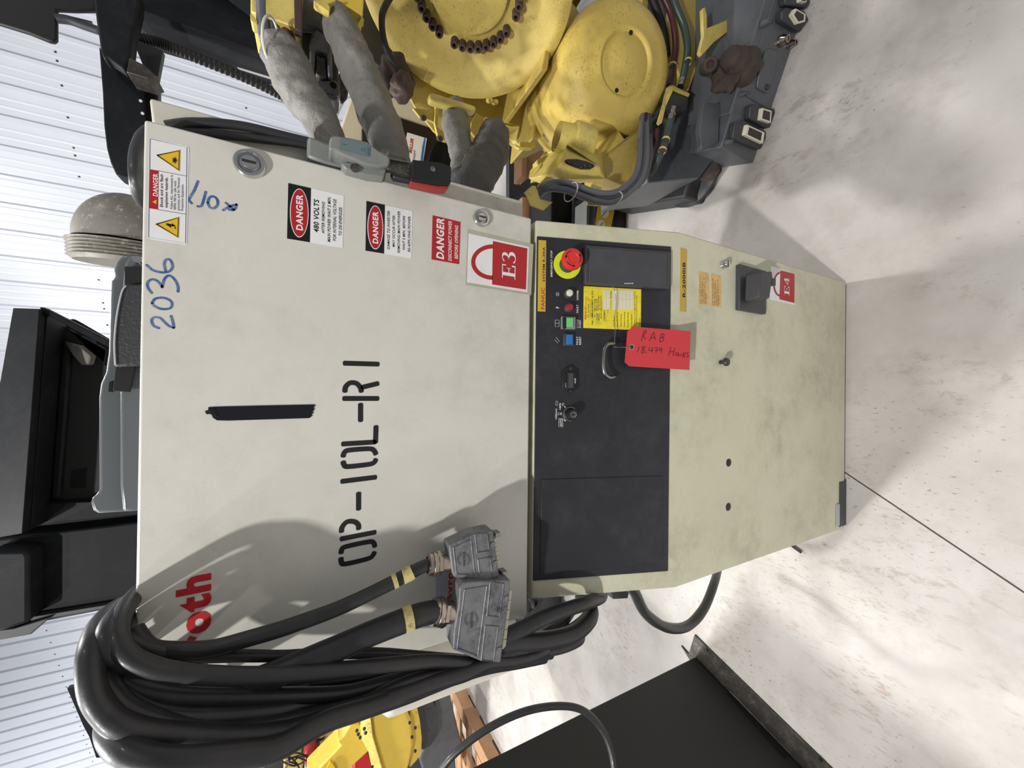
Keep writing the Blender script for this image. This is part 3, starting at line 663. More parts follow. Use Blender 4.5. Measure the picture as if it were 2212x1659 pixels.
# stencil lettering
mb = MB(); S = 10.2
for pts, sm2 in [([(1018, 1512), (1020, 1538), (1047, 1553), (1210, 1515), (1245, 1492), (1256, 1470)], 1), ([(1018, 1474), (1025, 1446), (1055, 1428), (1215, 1394), (1250, 1400), (1260, 1428)], 1),
        ([(1018, 1374), (1262, 1326)], 0), ([(1020, 1322), (1026, 1288), (1060, 1252), (1110, 1250), (1140, 1272), (1143, 1302)], 1), ([(1143, 1045), (1143, 1162)], 0), ([(1022, 962), (1266, 932)], 0),
        ([(1032, 822), (1040, 845), (1066, 856), (1215, 840), (1254, 826), (1266, 805)], 1), ([(1032, 782), (1042, 754), (1075, 738), (1220, 728), (1254, 742), (1266, 766)], 1),
        ([(1028, 694), (1262, 680)], 0), ([(1264, 682), (1268, 568)], 0), ([(1157, 408), (1157, 528)], 0), ([(1036, 368), (1282, 368)], 0), ([(1045, 318), (1050, 285), (1082, 256), (1128, 260), (1155, 290), (1162, 318)], 1), ([(1168, 288), (1282, 260)], 0), ([(1040, 115), (1284, 122)], 0)]:
    pxstroke(mb, DOOR, c7_(pts), S, 0, .0004, k=4, sm=bool(sm2))
mb.keep = True; obj('stencil_lettering', mb, 'ink_black', up, label='black stencilled OP-10L-R1')
# marker writing
mb = MB(); S = 4.6
for pts in [[(212, 1590), (172, 1572), (158, 1535), (175, 1512), (215, 1515), (245, 1540), (280, 1572), (318, 1588)], [(318, 1588), (310, 1545), (296, 1500)],
        [(160, 1410), (185, 1378), (245, 1372), (295, 1395), (304, 1425), (285, 1448), (230, 1452), (180, 1432), (160, 1410)],
        [(160, 1340), (132, 1300), (130, 1262), (160, 1240), (200, 1252), (235, 1295)], [(232, 1300), (248, 1240), (280, 1212), (318, 1235), (345, 1285), (347, 1330)],
        [(120, 1135), (165, 1172), (230, 1190), (285, 1182), (308, 1148), (292, 1102), (262, 1098), (248, 1130), (258, 1180)],
        [(490, 535), (465, 598), (428, 660), (425, 672), (446, 696)], [(485, 716), (515, 712), (535, 655), (546, 610)],
        [(560, 690), (572, 655), (600, 645), (628, 668), (630, 705), (605, 730), (575, 722), (560, 690)], [(668, 745), (715, 718), (768, 702)], [(688, 690), (715, 712), (748, 742)], [(708, 738), (748, 742), (768, 702)]]:
    if pts[0] == (490, 535): mb.keep = True; obj('marker_writing', mb, 'marker_blue', up, label='blue marker digits 2036'); mb = MB()
    pxstroke(mb, DOOR, c2_(pts), S, 0, .0003)
mb.keep = True; obj('marker_writing', mb, 'marker_blue', up, label='blue marker 40x')
# tape
tp_ = c7_([(68, 430), (150, 426), (480, 418), (820, 411), (835, 416), (822, 430), (826, 448), (812, 462), (822, 470), (806, 480), (812, 492), (790, 508), (500, 517), (210, 526), (130, 524), (100, 505), (85, 470), (66, 462)])
sticker('tape_strip', DOOR, tp_, 'tape_black', up, .0009, label='strip of black tape', th=.0009)
mb = MB(); pts = [DOOR.P(*DOOR.uv(*p), h) for p, h in zip(c7_([(50, 455), (72, 448), (120, 480), (150, 500), (120, 512), (88, 478), (62, 478)]), (.006, .003, .002, .001, .0015, .004, .007))]
mb.flat(pts); mb.keep = True; obj('tape_fold', mb, 'tape_black', bpy.data.objects['tape_strip'], sol=.0004)
# red brand lettering, mostly behind the cables
mb = MB(); text(mb, DOOR, 'roth', *cb([(1229, 948), (1232, 512), (1030, 948)]), bold=.045, h=.0006, cap=.74)
text(mb, DOOR, 'Rex', *cb([(1226, 1330), (1228, 990), (1040, 1330)]), bold=.045, h=.0006, cap=.74); obj('brand_lettering', mb, 'brand_red', up, label='red lettering ending in roth')
sl = sticker('maker_label', DOOR, [(942, 1190), (1012, 1193), (1010, 1330), (941, 1322)], 'label_silver', up)
mb = MB(); text(mb, DOOR, 'rexroth', *c1_([(512, 1180), (512, 560), (398, 1180)]), bold=.04, h=.0006, cap=.74); obj('lettering', mb, 'brand_red', sl)
mb = MB(); text(mb, DOOR, 'Bosch Group 14.0800', *c1_([(600, 1200), (600, 760), (580, 1200)]), h=.0006); text(mb, DOOR, 'Electric Drives and Controls', *c1_([(632, 1200), (632, 720), (615, 1200)]), h=.0006); obj('lettering', mb, 'ink_black', sl)
# ------------------------------------------------------------ helpers for things placed in the room
def T3(pts): return [onY(x, y, Y) for x, y, Y in pts]
def slab(name, px, Y, depth, m, parent=None, bev=0, vec=None, **k):
    mb = MB(); mb.prism([onY(x, y, Y) for x, y in px], vec if vec is not None else (0, depth, 0))
    return obj(name, mb, m, parent, bev=bev, **k)
def shell(name, verts, faces, th, m, parent=None, bev=0, back=(0, 1, 0), **k):
    "bent sheet / faceted block: front vertices (x, y, Y) with facets, closed by a copy pushed back"
    V = T3(verts); n = len(V); mb = MB(); bk = Vector(back)*th
    E = {}
    for f in faces:
        for i in range(len(f)):
            e = (f[i], f[(i+1) % len(f)]); E[e] = E.get(e, 0)+1
    side = [(a, b, b+n, a+n) for (a, b) in E if (b, a) not in E]
    mb.add(V+[v+bk for v in V], [tuple(f) for f in faces]+[tuple(reversed([i+n for i in f])) for f in faces]+side)
    return obj(name, mb, m, parent, bev=bev, **k)
def hose(name, pts, r, m, parent=None, k=6, n=14, wob=None, **kw):
    P = smooth(T3(pts), k); 
    if isinstance(r, (list, tuple)): r = [v.x for v in smooth([Vector((q, 0, 0)) for q in r], k)]
    mb = MB(); mb.tube(P, r, n, wob=wob); return obj(name, mb, m, parent, sm=True, ang=60, **kw)
def blob(P, r, f=3, a=.05):
    return lambda t, ang, p: 1+a*noise.noise(Vector(p)*f)
# ------------------------------------------------------------ hanging cable bundle
ke = cr(500, 1100, 2.968); kf = cr(1000, 1100, 2.968)
def path(*segs):
    out = []
    for si, (kk, pts) in enumerate(segs):
        m0 = len(out)
        for x, y, Y in pts:
            q = kk([(x, y)])[0]
            if si and kk is ke and len(out) == m0 and q[0] < out[-1][0]+22: continue
            out.append((q[0], q[1], Y))
    return out
idn = lambda p: p
coil = thing('cable_coil', 'thick coil of black cable hung over the left corner of the beige cabinet', 'cable coil', tuple(onY(1100, 1420, .56)))
wv = lambda t, a, p: 1+.05*noise.noise(Vector(p)*14)+.02*noise.noise(Vector(p)*50)
loops = [
 ('A', path((cb, [(960, 620, .78), (880, 640, .72), (720, 700, .66), (600, 800, .60), (545, 930, .55), (532, 1080, .53), (556, 1230, .52), (632, 1345, .515), (720, 1410, .51), (900, 1452, .51), (1150, 1475, .51), (1400, 1480, .51), (1640, 1455, .515)]), (ke, [(430, 1400, .52), (780, 1300, .525), (1050, 1200, .53), (1300, 1110, .54), (1500, 1050, .55)]), (kf, [(150, 985, .56), (330, 965, .57), (480, 925, .58), (560, 890, .6)])), .0112),
 ('B', path((cb, [(960, 760, .78), (880, 770, .72), (800, 800, .66), (680, 880, .6), (628, 1000, .56), (616, 1100, .545), (660, 1210, .535), (740, 1300, .53), (900, 1378, .525), (1100, 1425, .525), (1400, 1440, .525)]), (ke, [(60, 1368, .525), (500, 1335, .53), (830, 1250, .535), (1100, 1130, .54), (1350, 1060, .55), (1600, 1010, .56)]), (kf, [(250, 930, .57), (450, 880, .58), (650, 800, .59), (790, 690, .6), (800, 600, .62), (740, 560, .65)])), .0102),
 ('C', path((cb, [(1000, 540, .78), (900, 600, .70), (800, 655, .65), (690, 760, .59), (632, 860, .555), (648, 970, .54), (720, 1030, .545), (840, 1080, .56), (1000, 1130, .57), (1300, 1170, .575), (1600, 1185, .575)]), (ke, [(300, 1120, .575), (700, 1090, .575), (1000, 1050, .575), (1400, 1010, .575)]), (kf, [(200, 900, .58), (420, 850, .59), (620, 740, .6), (700, 640, .64)])), .0102),
 ('D', path((cb, [(1000, 500, .78), (900, 560, .70), (800, 640, .64), (715, 760, .58), (690, 880, .55), (740, 985, .535), (860, 1055, .53), (1050, 1100, .53), (1350, 1118, .53), (1640, 1112, .53)]), (ke, [(300, 1055, .53), (700, 1030, .535), (1000, 1000, .54), (1300, 975, .55), (1600, 990, .565)]), (kf, [(220, 960, .575), (420, 940, .58), (560, 925, .6)])), .0098),
 ('E', path((cb, [(860, 700, .67), (780, 780, .63), (745, 860, .6), (790, 925, .58), (950, 970, .575), (1150, 1000, .575), (1400, 998, .575), (1640, 1000, .575)]), (ke, [(500, 932, .575), (900, 922, .575), (1200, 940, .575), (1450, 960, .58), (1640, 985, .585)]), (kf, [(250, 920, .59), (480, 900, .6)])), .0072),
 ('G', path((cb, [(700, 960, .6), (672, 1040, .575), (700, 1120, .555), (800, 1185, .55), (1000, 1230, .545), (1250, 1240, .545), (1640, 1235, .545)]), (ke, [(350, 1215, .545), (700, 1180, .55), (1000, 1110, .555), (1300, 1045, .56), (1600, 1000, .57)]), (kf, [(300, 940, .585), (600, 900, .59), (740, 845, .6), (755, 800, .62)])), .0092),
 ('H', path((cb, [(690, 1030, .61), (652, 1110, .57), (668, 1200, .545), (770, 1280, .54), (950, 1345, .535), (1200, 1360, .535), (1640, 1320, .54)]), (ke, [(250, 1270, .545), (500, 1240, .55), (900, 1165, .555), (1200, 1085, .56), (1550, 1010, .57)]), (kf, [(350, 850, .585), (600, 800, .59), (760, 740, .595), (835, 650, .61), (800, 590, .64)])), .0105),
 ('I', path((cb, [(740, 1230, .60), (680, 1330, .56), (668, 1430, .53), (728, 1530, .505), (820, 1595, .49), (980, 1625, .48), (1200, 1610, .48), (1450, 1575, .485), (1640, 1540, .49)]), (ke, [(300, 1462, .5), (600, 1362, .51), (850, 1280, .52), (1150, 1178, .535), (1450, 1065, .55)]), (kf, [(150, 1010, .565), (350, 980, .58), (520, 950, .6)])), .0135),
 ('J', path((kf, [(150, 870, .57), (350, 780, .56), (560, 680, .555), (760, 610, .56), (880, 565, .6), (885, 540, .66)])), .0125),
 ('K', path((kf, [(60, 960, .575), (260, 860, .565), (500, 845, .56), (700, 800, .56), (800, 720, .57), (822, 650, .59), (790, 600, .62)])), .0150),
]
for nm, p_, r_ in loops:
    if nm == 'I': r_ = [.0145-.0042*i/(len(p_)-1) for i in range(len(p_))]
    hose('cable_loop', p_, r_, 'cable_black', coil, k=6, n=16, wob=wv)
# cable over the cabinet top
tc_ = thing('rear_cable', 'black cable arching over the top right edge of the beige cabinet', 'cable', tuple(onY(300, 380, .7)))
hose('cable_run', [(340, 275, .80), (312, 292, .76), (296, 335, .72), (296, 385, .70), (306, 430, .74), (345, 470, .8)], .009, 'cable_black', tc_)
fl = thing('flange_cables', 'two black cables running down the right flange behind the beige door', 'cable', tuple(onY(660, 320, .65)))
hose('cable_run', [(360, 272, .652), (420, 265, .648), (520, 272, .646), (620, 295, .648), (680, 310, .65), (740, 330, .655)], .0062, 'cable_black', fl)
hose('cable_run', [(400, 285, .652), (470, 290, .648), (560, 300, .648), (660, 313, .65), (740, 340, .655)], .006, 'cable_black', fl)
# ------------------------------------------------------------ two connector cables
kh = cr(900, 1250, 5.53); kc = c1_
def prof_hood(parent, fr, kk, outl, ribs, bosses, dep, logo, gl, glr, insert, edge):
    pts = [fr.w(*p) for p in kk(outl)]
    mb = MB(); mb.prism(pts, fr.n*-dep); hd = obj('connector_hood', mb, 'cast_metal', parent, bev=.0025, seg=3)
    for rb in ribs:
        u = [Vector(fr.uv(*p)) for p in kk(rb)]; u.append(u[0]); mb = MB()
        mb.tube([fr.P(a.x, a.y, .0002) for a in u], .0011, 6); obj('raised_rib', mb, 'cast_metal', hd, sm=True)
    for bq in bosses:
        P = cen(fr, kk([bq])[0], 0); mb = MB(); mb.lathe(P, fr.n, [(.0035, 0), (.0033, .002), (.0016, .002), (.0012, .0012), (0, .0012)], 18); obj('latch_pin', mb, 'steel', hd, sm=True)
    (cx, cy, rx, ry, y0, y1, bl, tp) = logo; mb = MB()
    for sx in (-1, 1):
        for q in (1, .78):
            pts_ = [(cx+sx*rx*q*math.cos(t), cy+ry*q*math.sin(t)) for t in [(-1.0+2.0*i/10) for i in range(11)]]
            mb.strip(fr, [fr.uv(*p) for p in kk(pts_)], .0006, .0006)
    text(mb, fr, 'HARTING', *kk([(bl, y0), (bl, y1), (tp, y0)]), bold=.02, h=.0008); mb.keep = True
    obj('maker_emblem', mb, 'steel_dark', hd)
    a, b = [cen(fr, kk([p])[0], -dep/2) for p in gl]; ax = (b-a); L = ax.length; ax.normalize()
    mb = MB(); mb.lathe(a, ax, [(glr*.7, 0), (glr*.95, .0015), (glr*.98, L*.18), (glr*.9, L*.2), (glr*.9, L*.55), (glr*.8, L*.6), (glr*.8, L)], 30)
    g = obj('cable_gland', mb, 'nickel', parent, sm=True)
    for h0, h1, q in ((.2, .33, 1.06), (.4, .55, 1.08)):
        mb = MB(); mb.lathe(a, ax, [(glr*.8, L*h0), (glr*q, L*h0), (glr*q, L*h1), (glr*.8, L*h1)], 6 if h0 > .3 else 12, u0=fr.n+ax.cross(fr.n)*.2); obj('hex_nut', mb, 'nickel', g, bev=.0004)
    e0, e1 = [Vector(fr.uv(*p)) for p in kk(edge)]; nseg = 6 if glr > .013 else 3
    d = (e1-e0)/nseg; nn = Vector((d.y, -d.x)).normalized()
    for i in range(nseg):
        q = e0+d*(i+.04); q2 = e0+d*(i+.96)
        w_ = insert; mb = MB(); mb.prism([fr.P(*q, -.006), fr.P(*q2, -.006), fr.P(*(q2+nn*w_), -.006), fr.P(*(q+nn*w_), -.006)], fr.n*-(dep-.012)); obj('contact_insert', mb, 'insert_cream', hd, bev=.0004)
    return hd
cc1 = thing('connector_cable', 'smaller grey metal plug on black cable, hanging against the beige door', 'cable connector', tuple(onY(1060, 1200, .565)))
F1 = FY(.555); F1b = FY(.545)
h1 = prof_hood(cc1, F1, kc, [(445, 372), (788, 208), (1035, 156), (1062, 185), (1142, 812), (862, 852), (520, 815), (482, 700)],
    [[(505, 400), (745, 290), (800, 780), (545, 765)], [(800, 218), (970, 205), (1000, 445), (830, 470)], [(845, 565), (1010, 530), (1048, 800), (868, 840)]],
    [(1040, 352), (1076, 608)], .03, (648, 565, 88, 95, 650, 460, 670, 635), [(148, 640), (470, 600)], .0172, .007, [(1118, 290), (1185, 640)])
mb = MB(); 
for p in ((1095, 205), (1185, 735)):
    P = cen(F1, kc([p])[0], -.015); mb = MB(); mb.obox(P, F1.ex*.0035, F1.ez*.005, F1.n*.008); obj('guide_pin', mb, 'steel', h1, bev=.0006)
hose('cable', path((cb, [(790, 850, .6), (880, 950, .585), (1050, 968, .575), (1250, 955, .57), (1450, 900, .565), (1640, 845, .562)]), (ke, [(250, 790, .562), (450, 722, .562), (650, 650, .562), (850, 560, .562), (1050, 460, .564), (1150, 405, .566), (1265, 352, .57)])), .0098, 'cable_black', cc1, wob=wv)
hose('marker_sleeve', path((kc, [(-190, 800, .562), (-110, 765, .562), (-60, 735, .562)])), .0112, 'cable_label', cc1, k=4)
hose('marker_sleeve', path((ke, [(1035, 466, .562), (1062, 453, .562)])), .0108, 'cable_label', cc1, k=4)
cc2 = thing('connector_cable', 'larger grey metal plug on thick black cable, hanging beside the cable coil', 'cable connector', tuple(onY(1090, 1400, .55)))
h2 = prof_hood(cc2, F1b, kh, [(532, 85), (560, 40), (1118, 12), (1112, 200), (1006, 1008), (762, 988), (432, 850), (448, 610), (500, 330), (512, 110)],
    [[(572, 130), (838, 85), (728, 925), (482, 830)], [(878, 40), (1040, 60), (985, 460), (838, 440)], [(818, 560), (972, 572), (915, 990), (770, 975)]],
    [(1065, 228), (980, 838)], .036, (652, 485, 82, 90, 575, 398, 672, 638), [(180, 392), (480, 402)], .0205, .008, [(1160, 160), (1082, 868)])
hose('cable', path((ke, [(-260, 1215, .59), (-60, 1175, .575), (150, 1110, .558), (400, 1010, .55), (650, 905, .55), (850, 815, .55), (1050, 735, .55), (1200, 680, .552), (1310, 655, .56)])), .0165, 'cable_black', cc2, wob=wv)
hose('marker_sleeve', path((ke, [(1105, 712, .55), (1160, 690, .55)])), .0176, 'cable_label', cc2, k=4)
mb = MB()
# ------------------------------------------------------------ loop of power cable by the controller
pw = thing('power_cable', 'grey-black power cable looping out of the left flank of the cream controller', 'cable', tuple(onZ(1500, 1330)))
hose('cable_run', [(1352, 1255, .60), (1370, 1278, .62), (1395, 1325, .64), (1440, 1355, .66), (1485, 1352, .68), (1520, 1315, .70), (1542, 1262, .74), (1552, 1225, .8)], .0125, 'cable_black', pw, wob=wv)
# ------------------------------------------------------------ red tag
tg = thing('red_tag', 'red cardboard tag with handwriting, wired to the bail handle on the black panel', 'tag', tuple(PAN.P(*PAN.uv(1400, 750, .02), .02)))
TH = .02
tp = [Vector(PAN.uv(*p, TH)) for p in k4([(1045, 1085), (1622, 1132), (1610, 1517), (1010, 1480), (965, 1438), (992, 1135)])]
mb = MB(); mb.prism([PAN.P(p.x, p.y, TH) for p in tp], PAN.n*-.0006); tob = obj('card', mb, 'tag_red', tg)
ce = cen(PAN, k4([(1033, 1290)])[0], TH); re = rpx(PAN, k4([(1033, 1290)])[0], 33/4.608)*.97
mb = MB(); mb.lathe(ce, PAN.n, [(re*.5, .0003), (re, .0003)], 26); obj('eyelet_ring', mb, 'tag_eyelet', tob); mb = MB(); mb.lathe(ce, PAN.n, [(re*.52, .0005), (0, .0005)], 20); obj('eyelet_hole', mb, 'hole_black', tob)
mb = MB(); S = 1.15
kt = k4
for pts in [[(1158, 1130), (1142, 1180), (1132, 1230)], [(1150, 1140), (1175, 1120), (1172, 1150), (1148, 1175), (1165, 1200), (1172, 1215)], [(1190, 1198), (1193, 1201)],
    [(1208, 1232), (1232, 1180), (1254, 1140), (1262, 1180), (1268, 1222)], [(1220, 1200), (1268, 1192)], [(1290, 1208), (1293, 1210)], [(1325, 1165), (1318, 1200), (1312, 1236)], [(1325, 1165), (1355, 1160), (1352, 1185), (1325, 1195), (1352, 1200), (1345, 1228), (1314, 1236)], [(1376, 1236), (1380, 1238)],
    [(1108, 1285), (1090, 1345)], [(1160, 1285), (1135, 1290), (1150, 1315), (1158, 1340), (1138, 1348), (1132, 1330), (1165, 1300), (1160, 1285)], [(1180, 1335), (1174, 1352)], [(1215, 1290), (1206, 1322), (1245, 1322)], [(1243, 1290), (1235, 1345)], [(1262, 1300), (1290, 1298), (1272, 1345)], [(1268, 1322), (1292, 1320)],
    [(1325, 1300), (1310, 1298), (1308, 1318), (1328, 1318), (1335, 1298), (1328, 1345)], [(1425, 1290), (1400, 1375)], [(1462, 1298), (1442, 1378)], [(1410, 1338), (1452, 1334)], [(1475, 1345), (1466, 1368), (1485, 1375), (1496, 1352), (1475, 1345)],
    [(1505, 1350), (1500, 1375), (1520, 1375), (1530, 1350)], [(1540, 1395), (1550, 1345)], [(1548, 1350), (1568, 1345), (1562, 1365), (1545, 1372), (1568, 1390)], [(1602, 1345), (1585, 1348), (1590, 1370), (1600, 1380), (1580, 1395)]]:
    pxstroke(mb, PAN, kt(pts), S, TH, .0004, k=3, caps=False)
mb.keep = True; obj('handwriting', mb, 'ink_black', tob, label='black pen reading R.A.B. 18,479 hours')
mb = MB(); 
P_ = [PAN.P(*PAN.uv(*k4([(x, y)])[0], h), h) for x, y, h in [(840, 683, .017), (872, 730, .01), (885, 850, .008), (868, 980, .009), (870, 1100, .012), (866, 1190, .013), (862, 1250, .014), (850, 1275, .018), (880, 1290, .022), (940, 1290, .024), (1000, 1292, .023), (1033, 1290, .021)]]
mb.tube(smooth(P_, 5), .0006, 6); obj('tie_wire', mb, 'steel', tg, sm=True)
# ------------------------------------------------------------ disconnect handle on the flange
kg = cr(700, 150, 5.53)
dh = thing('disconnect_handle', 'grey cast disconnect operating handle with black grip on the cabinet flange', 'switch handle', tuple(onY(850, 350, .655)))
slab('mounting_base', kg([(-205, 790), (-160, 790), (20, 860), (200, 900), (640, 1160), (760, 1180), (740, 1280), (500, 1270), (0, 1130), (-210, 1040)]), .625, .035, 'switch_grey', dh, bev=.006)
slab('linkage_cover', kg([(60, 860), (75, 800), (120, 782), (330, 815), (520, 860), (660, 970), (770, 1030), (795, 1075), (780, 1140), (745, 1145), (640, 1165), (480, 1130), (200, 1010), (120, 960), (60, 960)]), .592, .034, 'switch_grey', dh, bev=.007)
fr_ = FY(.5915); q_ = kg([(195, 820), (548, 905), (540, 1040), (195, 948)])
pl = sticker('position_plate', fr_, q_, 'switch_teal', dh, .0006)
mb = MB(); pxstroke(mb, fr_, kg([(222, 895), (268, 905)]), 1.4, 0, .0008, sm=False)
pxstroke(mb, fr_, kg([(463+20*math.cos(t), 962+18*math.sin(t)) for t in [i*math.pi/6 for i in range(13)]]), .9, 0, .0008, sm=False)
text(mb, fr_, 'RESET', *kg([(537, 1032), (540, 925), (515, 1030)]), bold=.01, h=.0008); pxstroke(mb, fr_, kg([(490, 925), (500, 1010)]), .5, 0, .0008, sm=False)
mb.keep = True; obj('lettering', mb, 'teal_ink', pl)
slab('pivot_cup', kg([(200, 1120), (235, 1100), (330, 1110), (640, 1185), (740, 1180), (745, 1200), (715, 1290), (520, 1265), (260, 1190)]), .602, .026, 'switch_grey', dh, bev=.004)
c = kg([(365, 1185)])[0]; P = onY(*c, .601); mb = MB(); mb.lathe(P, (0, -1, 0), [(.006, 0), (.006, .003), (.003, .0035), (0, .0035)], 16); obj('pivot_screw', mb, 'steel_dark', dh, sm=True)
slab('handle_rod', kg([(780, 1050), (1060, 1105), (1060, 1125), (780, 1070)]), .60, .01, 'steel', dh, bev=.001)
slab('hasp_plate', kg([(770, 1100), (960, 1130), (1015, 1170), (1040, 1200), (1040, 1260), (980, 1250), (800, 1200), (745, 1190)]), .60, .012, 'steel_dark', dh, bev=.002)
slab('hasp_plate', kg([(800, 1210), (1040, 1260), (1030, 1330), (830, 1290)]), .612, .014, 'charcoal', dh, bev=.002)
gp = slab('grip', kg([(1058, 1075), (1400, 1112), (1522, 1165), (1518, 1340), (1500, 1380), (1370, 1378), (1040, 1320), (1038, 1290), (1052, 1280)]), .57, .024, 'plastic_black', dh, bev=.004)
slab('grip_insert', kg([(1038, 1305), (1370, 1372), (1500, 1382), (1478, 1428), (1350, 1420), (1045, 1355), (1030, 1335)]), .574, .02, 'grip_red', dh, bev=.002, label='red underside of the grip')
c = kg([(1296, 1192)])[0]; P = onY(*c, .57); mb = MB(); mb.lathe(P, (0, -1, 0), [(.0042, 0), (.004, .001), (.002, .0015), (.002, .0006), (0, .0006)], 20); obj('screw', mb, 'steel', gp, sm=True)
# ------------------------------------------------------------ teach pendant on top
tpd = thing('teach_pendant', 'dark grey handheld teach pendant with leather strap lying on top of the beige cabinet', 'pendant', tuple(onY(305, 830, .76)))
outl = [(312, 549), (280, 548), (263, 551), (251, 564), (244, 581), (247, 598), (239, 606), (236, 669), (233, 763), (227, 804), (216, 829), (212, 858), (212, 1054), (210, 1066), (196, 1076), (194, 1087), (199, 1105), (212, 1110), (264, 1107), (312, 1104)]
slab('housing', outl, .75, .09, 'pendant_grey', tpd, bev=.006, seg=3)
slab('rear_shell', [(312, 552), (282, 550), (270, 566), (266, 585), (262, 640), (258, 850), (258, 1050), (264, 1106), (312, 1104)], .73, .02, 'pendant_grey', tpd, bev=.004, seg=3)
sp = slab('strap_pad', [(312, 613), (272, 614), (262, 622), (256, 645), (247, 690), (243, 740), (244, 788), (247, 793), (312, 791)], .715, .014, 'leather_black', tpd, bev=.005, seg=3)
mb = MB(); mb.tube(smooth([onY(x, y, .7135) for x, y in [(272, 618), (264, 628), (256, 660), (250, 700), (247, 745), (249, 788)]], 4), .0009, 6); obj('seam', mb, 'label_silver', sp, sm=True)
slab('webbing_strap', [(312, 576), (268, 575), (269, 616), (312, 616)], .722, .004, 'webbing', tpd, bev=.001)
slab('webbing_strap', [(293, 791), (249, 792), (243, 845), (280, 847)], .722, .004, 'webbing', tpd, bev=.001)
slab('strap_slot', [(236, 825), (244, 822), (243, 847), (234, 846)], .729, .004, 'hole_black', tpd)
mb = MB(); P = onY(299, 562, .71); mb.lathe(P, (0, -1, 0), [(.006, 0), (.005, .004), (0, .005)], 16); obj('buckle', mb, 'chrome', tpd, sm=True)
# ------------------------------------------------------------ threaded dome
dm = thing('threaded_dome', 'dusty grey threaded glass dome lying on its side on the cabinet top', 'lamp dome', tuple(onY(290, 500, .86)))
Pd = onY(284, 528, .86); md_ = mpp(Pd); axd = (Vector((1, -.12, .02))).normalized(); R0 = 86*md_
mb = MB(); pr = [(R0*math.cos(t), R0*1.18*math.sin(t)) for t in [i*math.pi/2/14 for i in range(15)]]; mb.lathe(Pd, axd, pr, 48); obj('dome', mb, 'dome_glass', dm, sm=True)
pr = [(R0*.9, -.002)]
for i in range(6): pr += [(R0*1.10, -.004-i*.0052), (R0*1.05, -.0066-i*.0052)]
pr += [(R0*1.0, -.036), (0, -.036)]
mb = MB(); mb.lathe(Pd, axd, pr, 48); obj('threaded_rim', mb, 'dome_glass', dm, sm=True, ang=25)
# ------------------------------------------------------------ the yellow robot on its grey base, right of the cabinet
BF = Fr((.833, .8, 0), (-.353, -.936, 0))
rb = thing('industrial_robot', 'yellow industrial robot on a dark grey base standing right of the cabinets', 'robot', (1.3, 1.0, 0))
kr = cr(1380, 0, 3.95); kd = cr(1000, 0, 2.9625); ku = cr(780, 0, 5.027); kv = cr(540, 0, 6.38); kw = cr(1050, 300, 7.373)
def bfbox(name, a0, a1, b0, b1, h0, h1, m, parent, bev=.003):
    mb = MB(); mb.prism([BF.P(a0, b0, h1), BF.P(a1, b0, h1), BF.P(a1, b1, h1), BF.P(a0, b1, h1)], BF.n*(h0-h1)); return obj(name, mb, m, parent, bev=bev)
# base: connector box in front, deck, casting behind
bx = bfbox('connector_box', 0, .165, .012, .2, -.17, 0, 'base_grey', rb, .004)
bfbox('connector_box', .166, 1.0, .012, .17, -.6, -.0005, 'base_grey', rb, .004)
mb = MB(); pts = [BF.P(a, .17, h) for a, h in [(.1, -.001), (1.0, -.001), (1.0, -.75), (-.06, -.75), (-.02, -.22), (.1, -.2)]]; mb.prism(pts, (0, 0, .035)); obj('deck', mb, 'base_grey', rb, bev=.004)
mb = MB(); pts = [BF.P(a, .0, h) for a, h in [(-.13, -.17), (.3, -.17), (.3, -.75), (-.16, -.6)]]; mb.prism(pts, (0, 0, .12)); obj('base_foot', mb, 'base_dark', rb, bev=.01)
shell('base_casting', [(1400, 395, .95), (1392, 330, .95), (1410, 262, .96), (1470, 205, .97), (1512, 110, .99), (1530, 0, 1.03), (1640, -60, .9), (1598, 170, .87), (1560, 205, .85), (1545, 270, .86), (1555, 325, .88), (1510, 385, .92)],
      [(0, 1, 2, 11), (2, 3, 10, 11), (3, 8, 9, 10), (3, 4, 7, 8), (4, 5, 6, 7)], .25, 'base_grey', rb, bev=.004)
mb = MB(); Pr = onZ(1500, 388, .02); mb.lathe(Pr, (0, 0, 1), [(.11, 0), (.115, .02), (.1, .032), (.04, .035), (0, .035)], 30); obj('foot_pad', mb, 'base_dark', rb, sm=True)
# rusty clamp lumps
def lump(name, P, R, m, parent, seed, sq=.8, noise_=.25, n=16):
    mb = MB(); vs = []; fs = []
    for i in range(n+1):
        ph = math.pi*i/n
        for k in range(n*2):
            th = math.pi*k/n; d = Vector((math.sin(ph)*math.cos(th), math.sin(ph)*math.sin(th), math.cos(ph)*sq))
            vs.append(Vector(P)+d*R*(1+noise_*noise.noise(d*2.2+Vector((seed, 0, 0)))))
    for i in range(n):
        for k in range(n*2): fs.append((i*2*n+k, i*2*n+(k+1) % (2*n), (i+1)*2*n+(k+1) % (2*n), (i+1)*2*n+k))
    mb.add(vs, fs); return obj(name, mb, m, parent, sm=True, ang=80)
Q = onZ(1590, 140, .235); 
mb = MB(); mb.lathe(Q-Vector((0, 0, .04)), (-.1, -.15, 1), [(.06, 0), (.058, .03), (.045, .045), (.044, .07), (.036, .078), (.034, .1), (.02, .108), (0, .108)], 7); rs = obj('mounting_stud', mb, 'rust', rb, bev=.006, seg=2)
lump('rust_washer', Q+Vector((-.02, .02, .01)), .052, 'rust', rs, 3, .6, .5)
Q2 = onZ(1531, 142, .33); mb = MB(); mb.lathe(Q2, (-.5, -.6, .55), [(.022, -.04), (.022, .018), (.019, .022), (.011, .022), (.011, .008), (0, .008)], 20); obj('socket_bolt', mb, 'rust', rb, sm=True)
lump('mounting_stud', onZ(1530, 365, .05), .05, 'rust', rb, 9, .7)
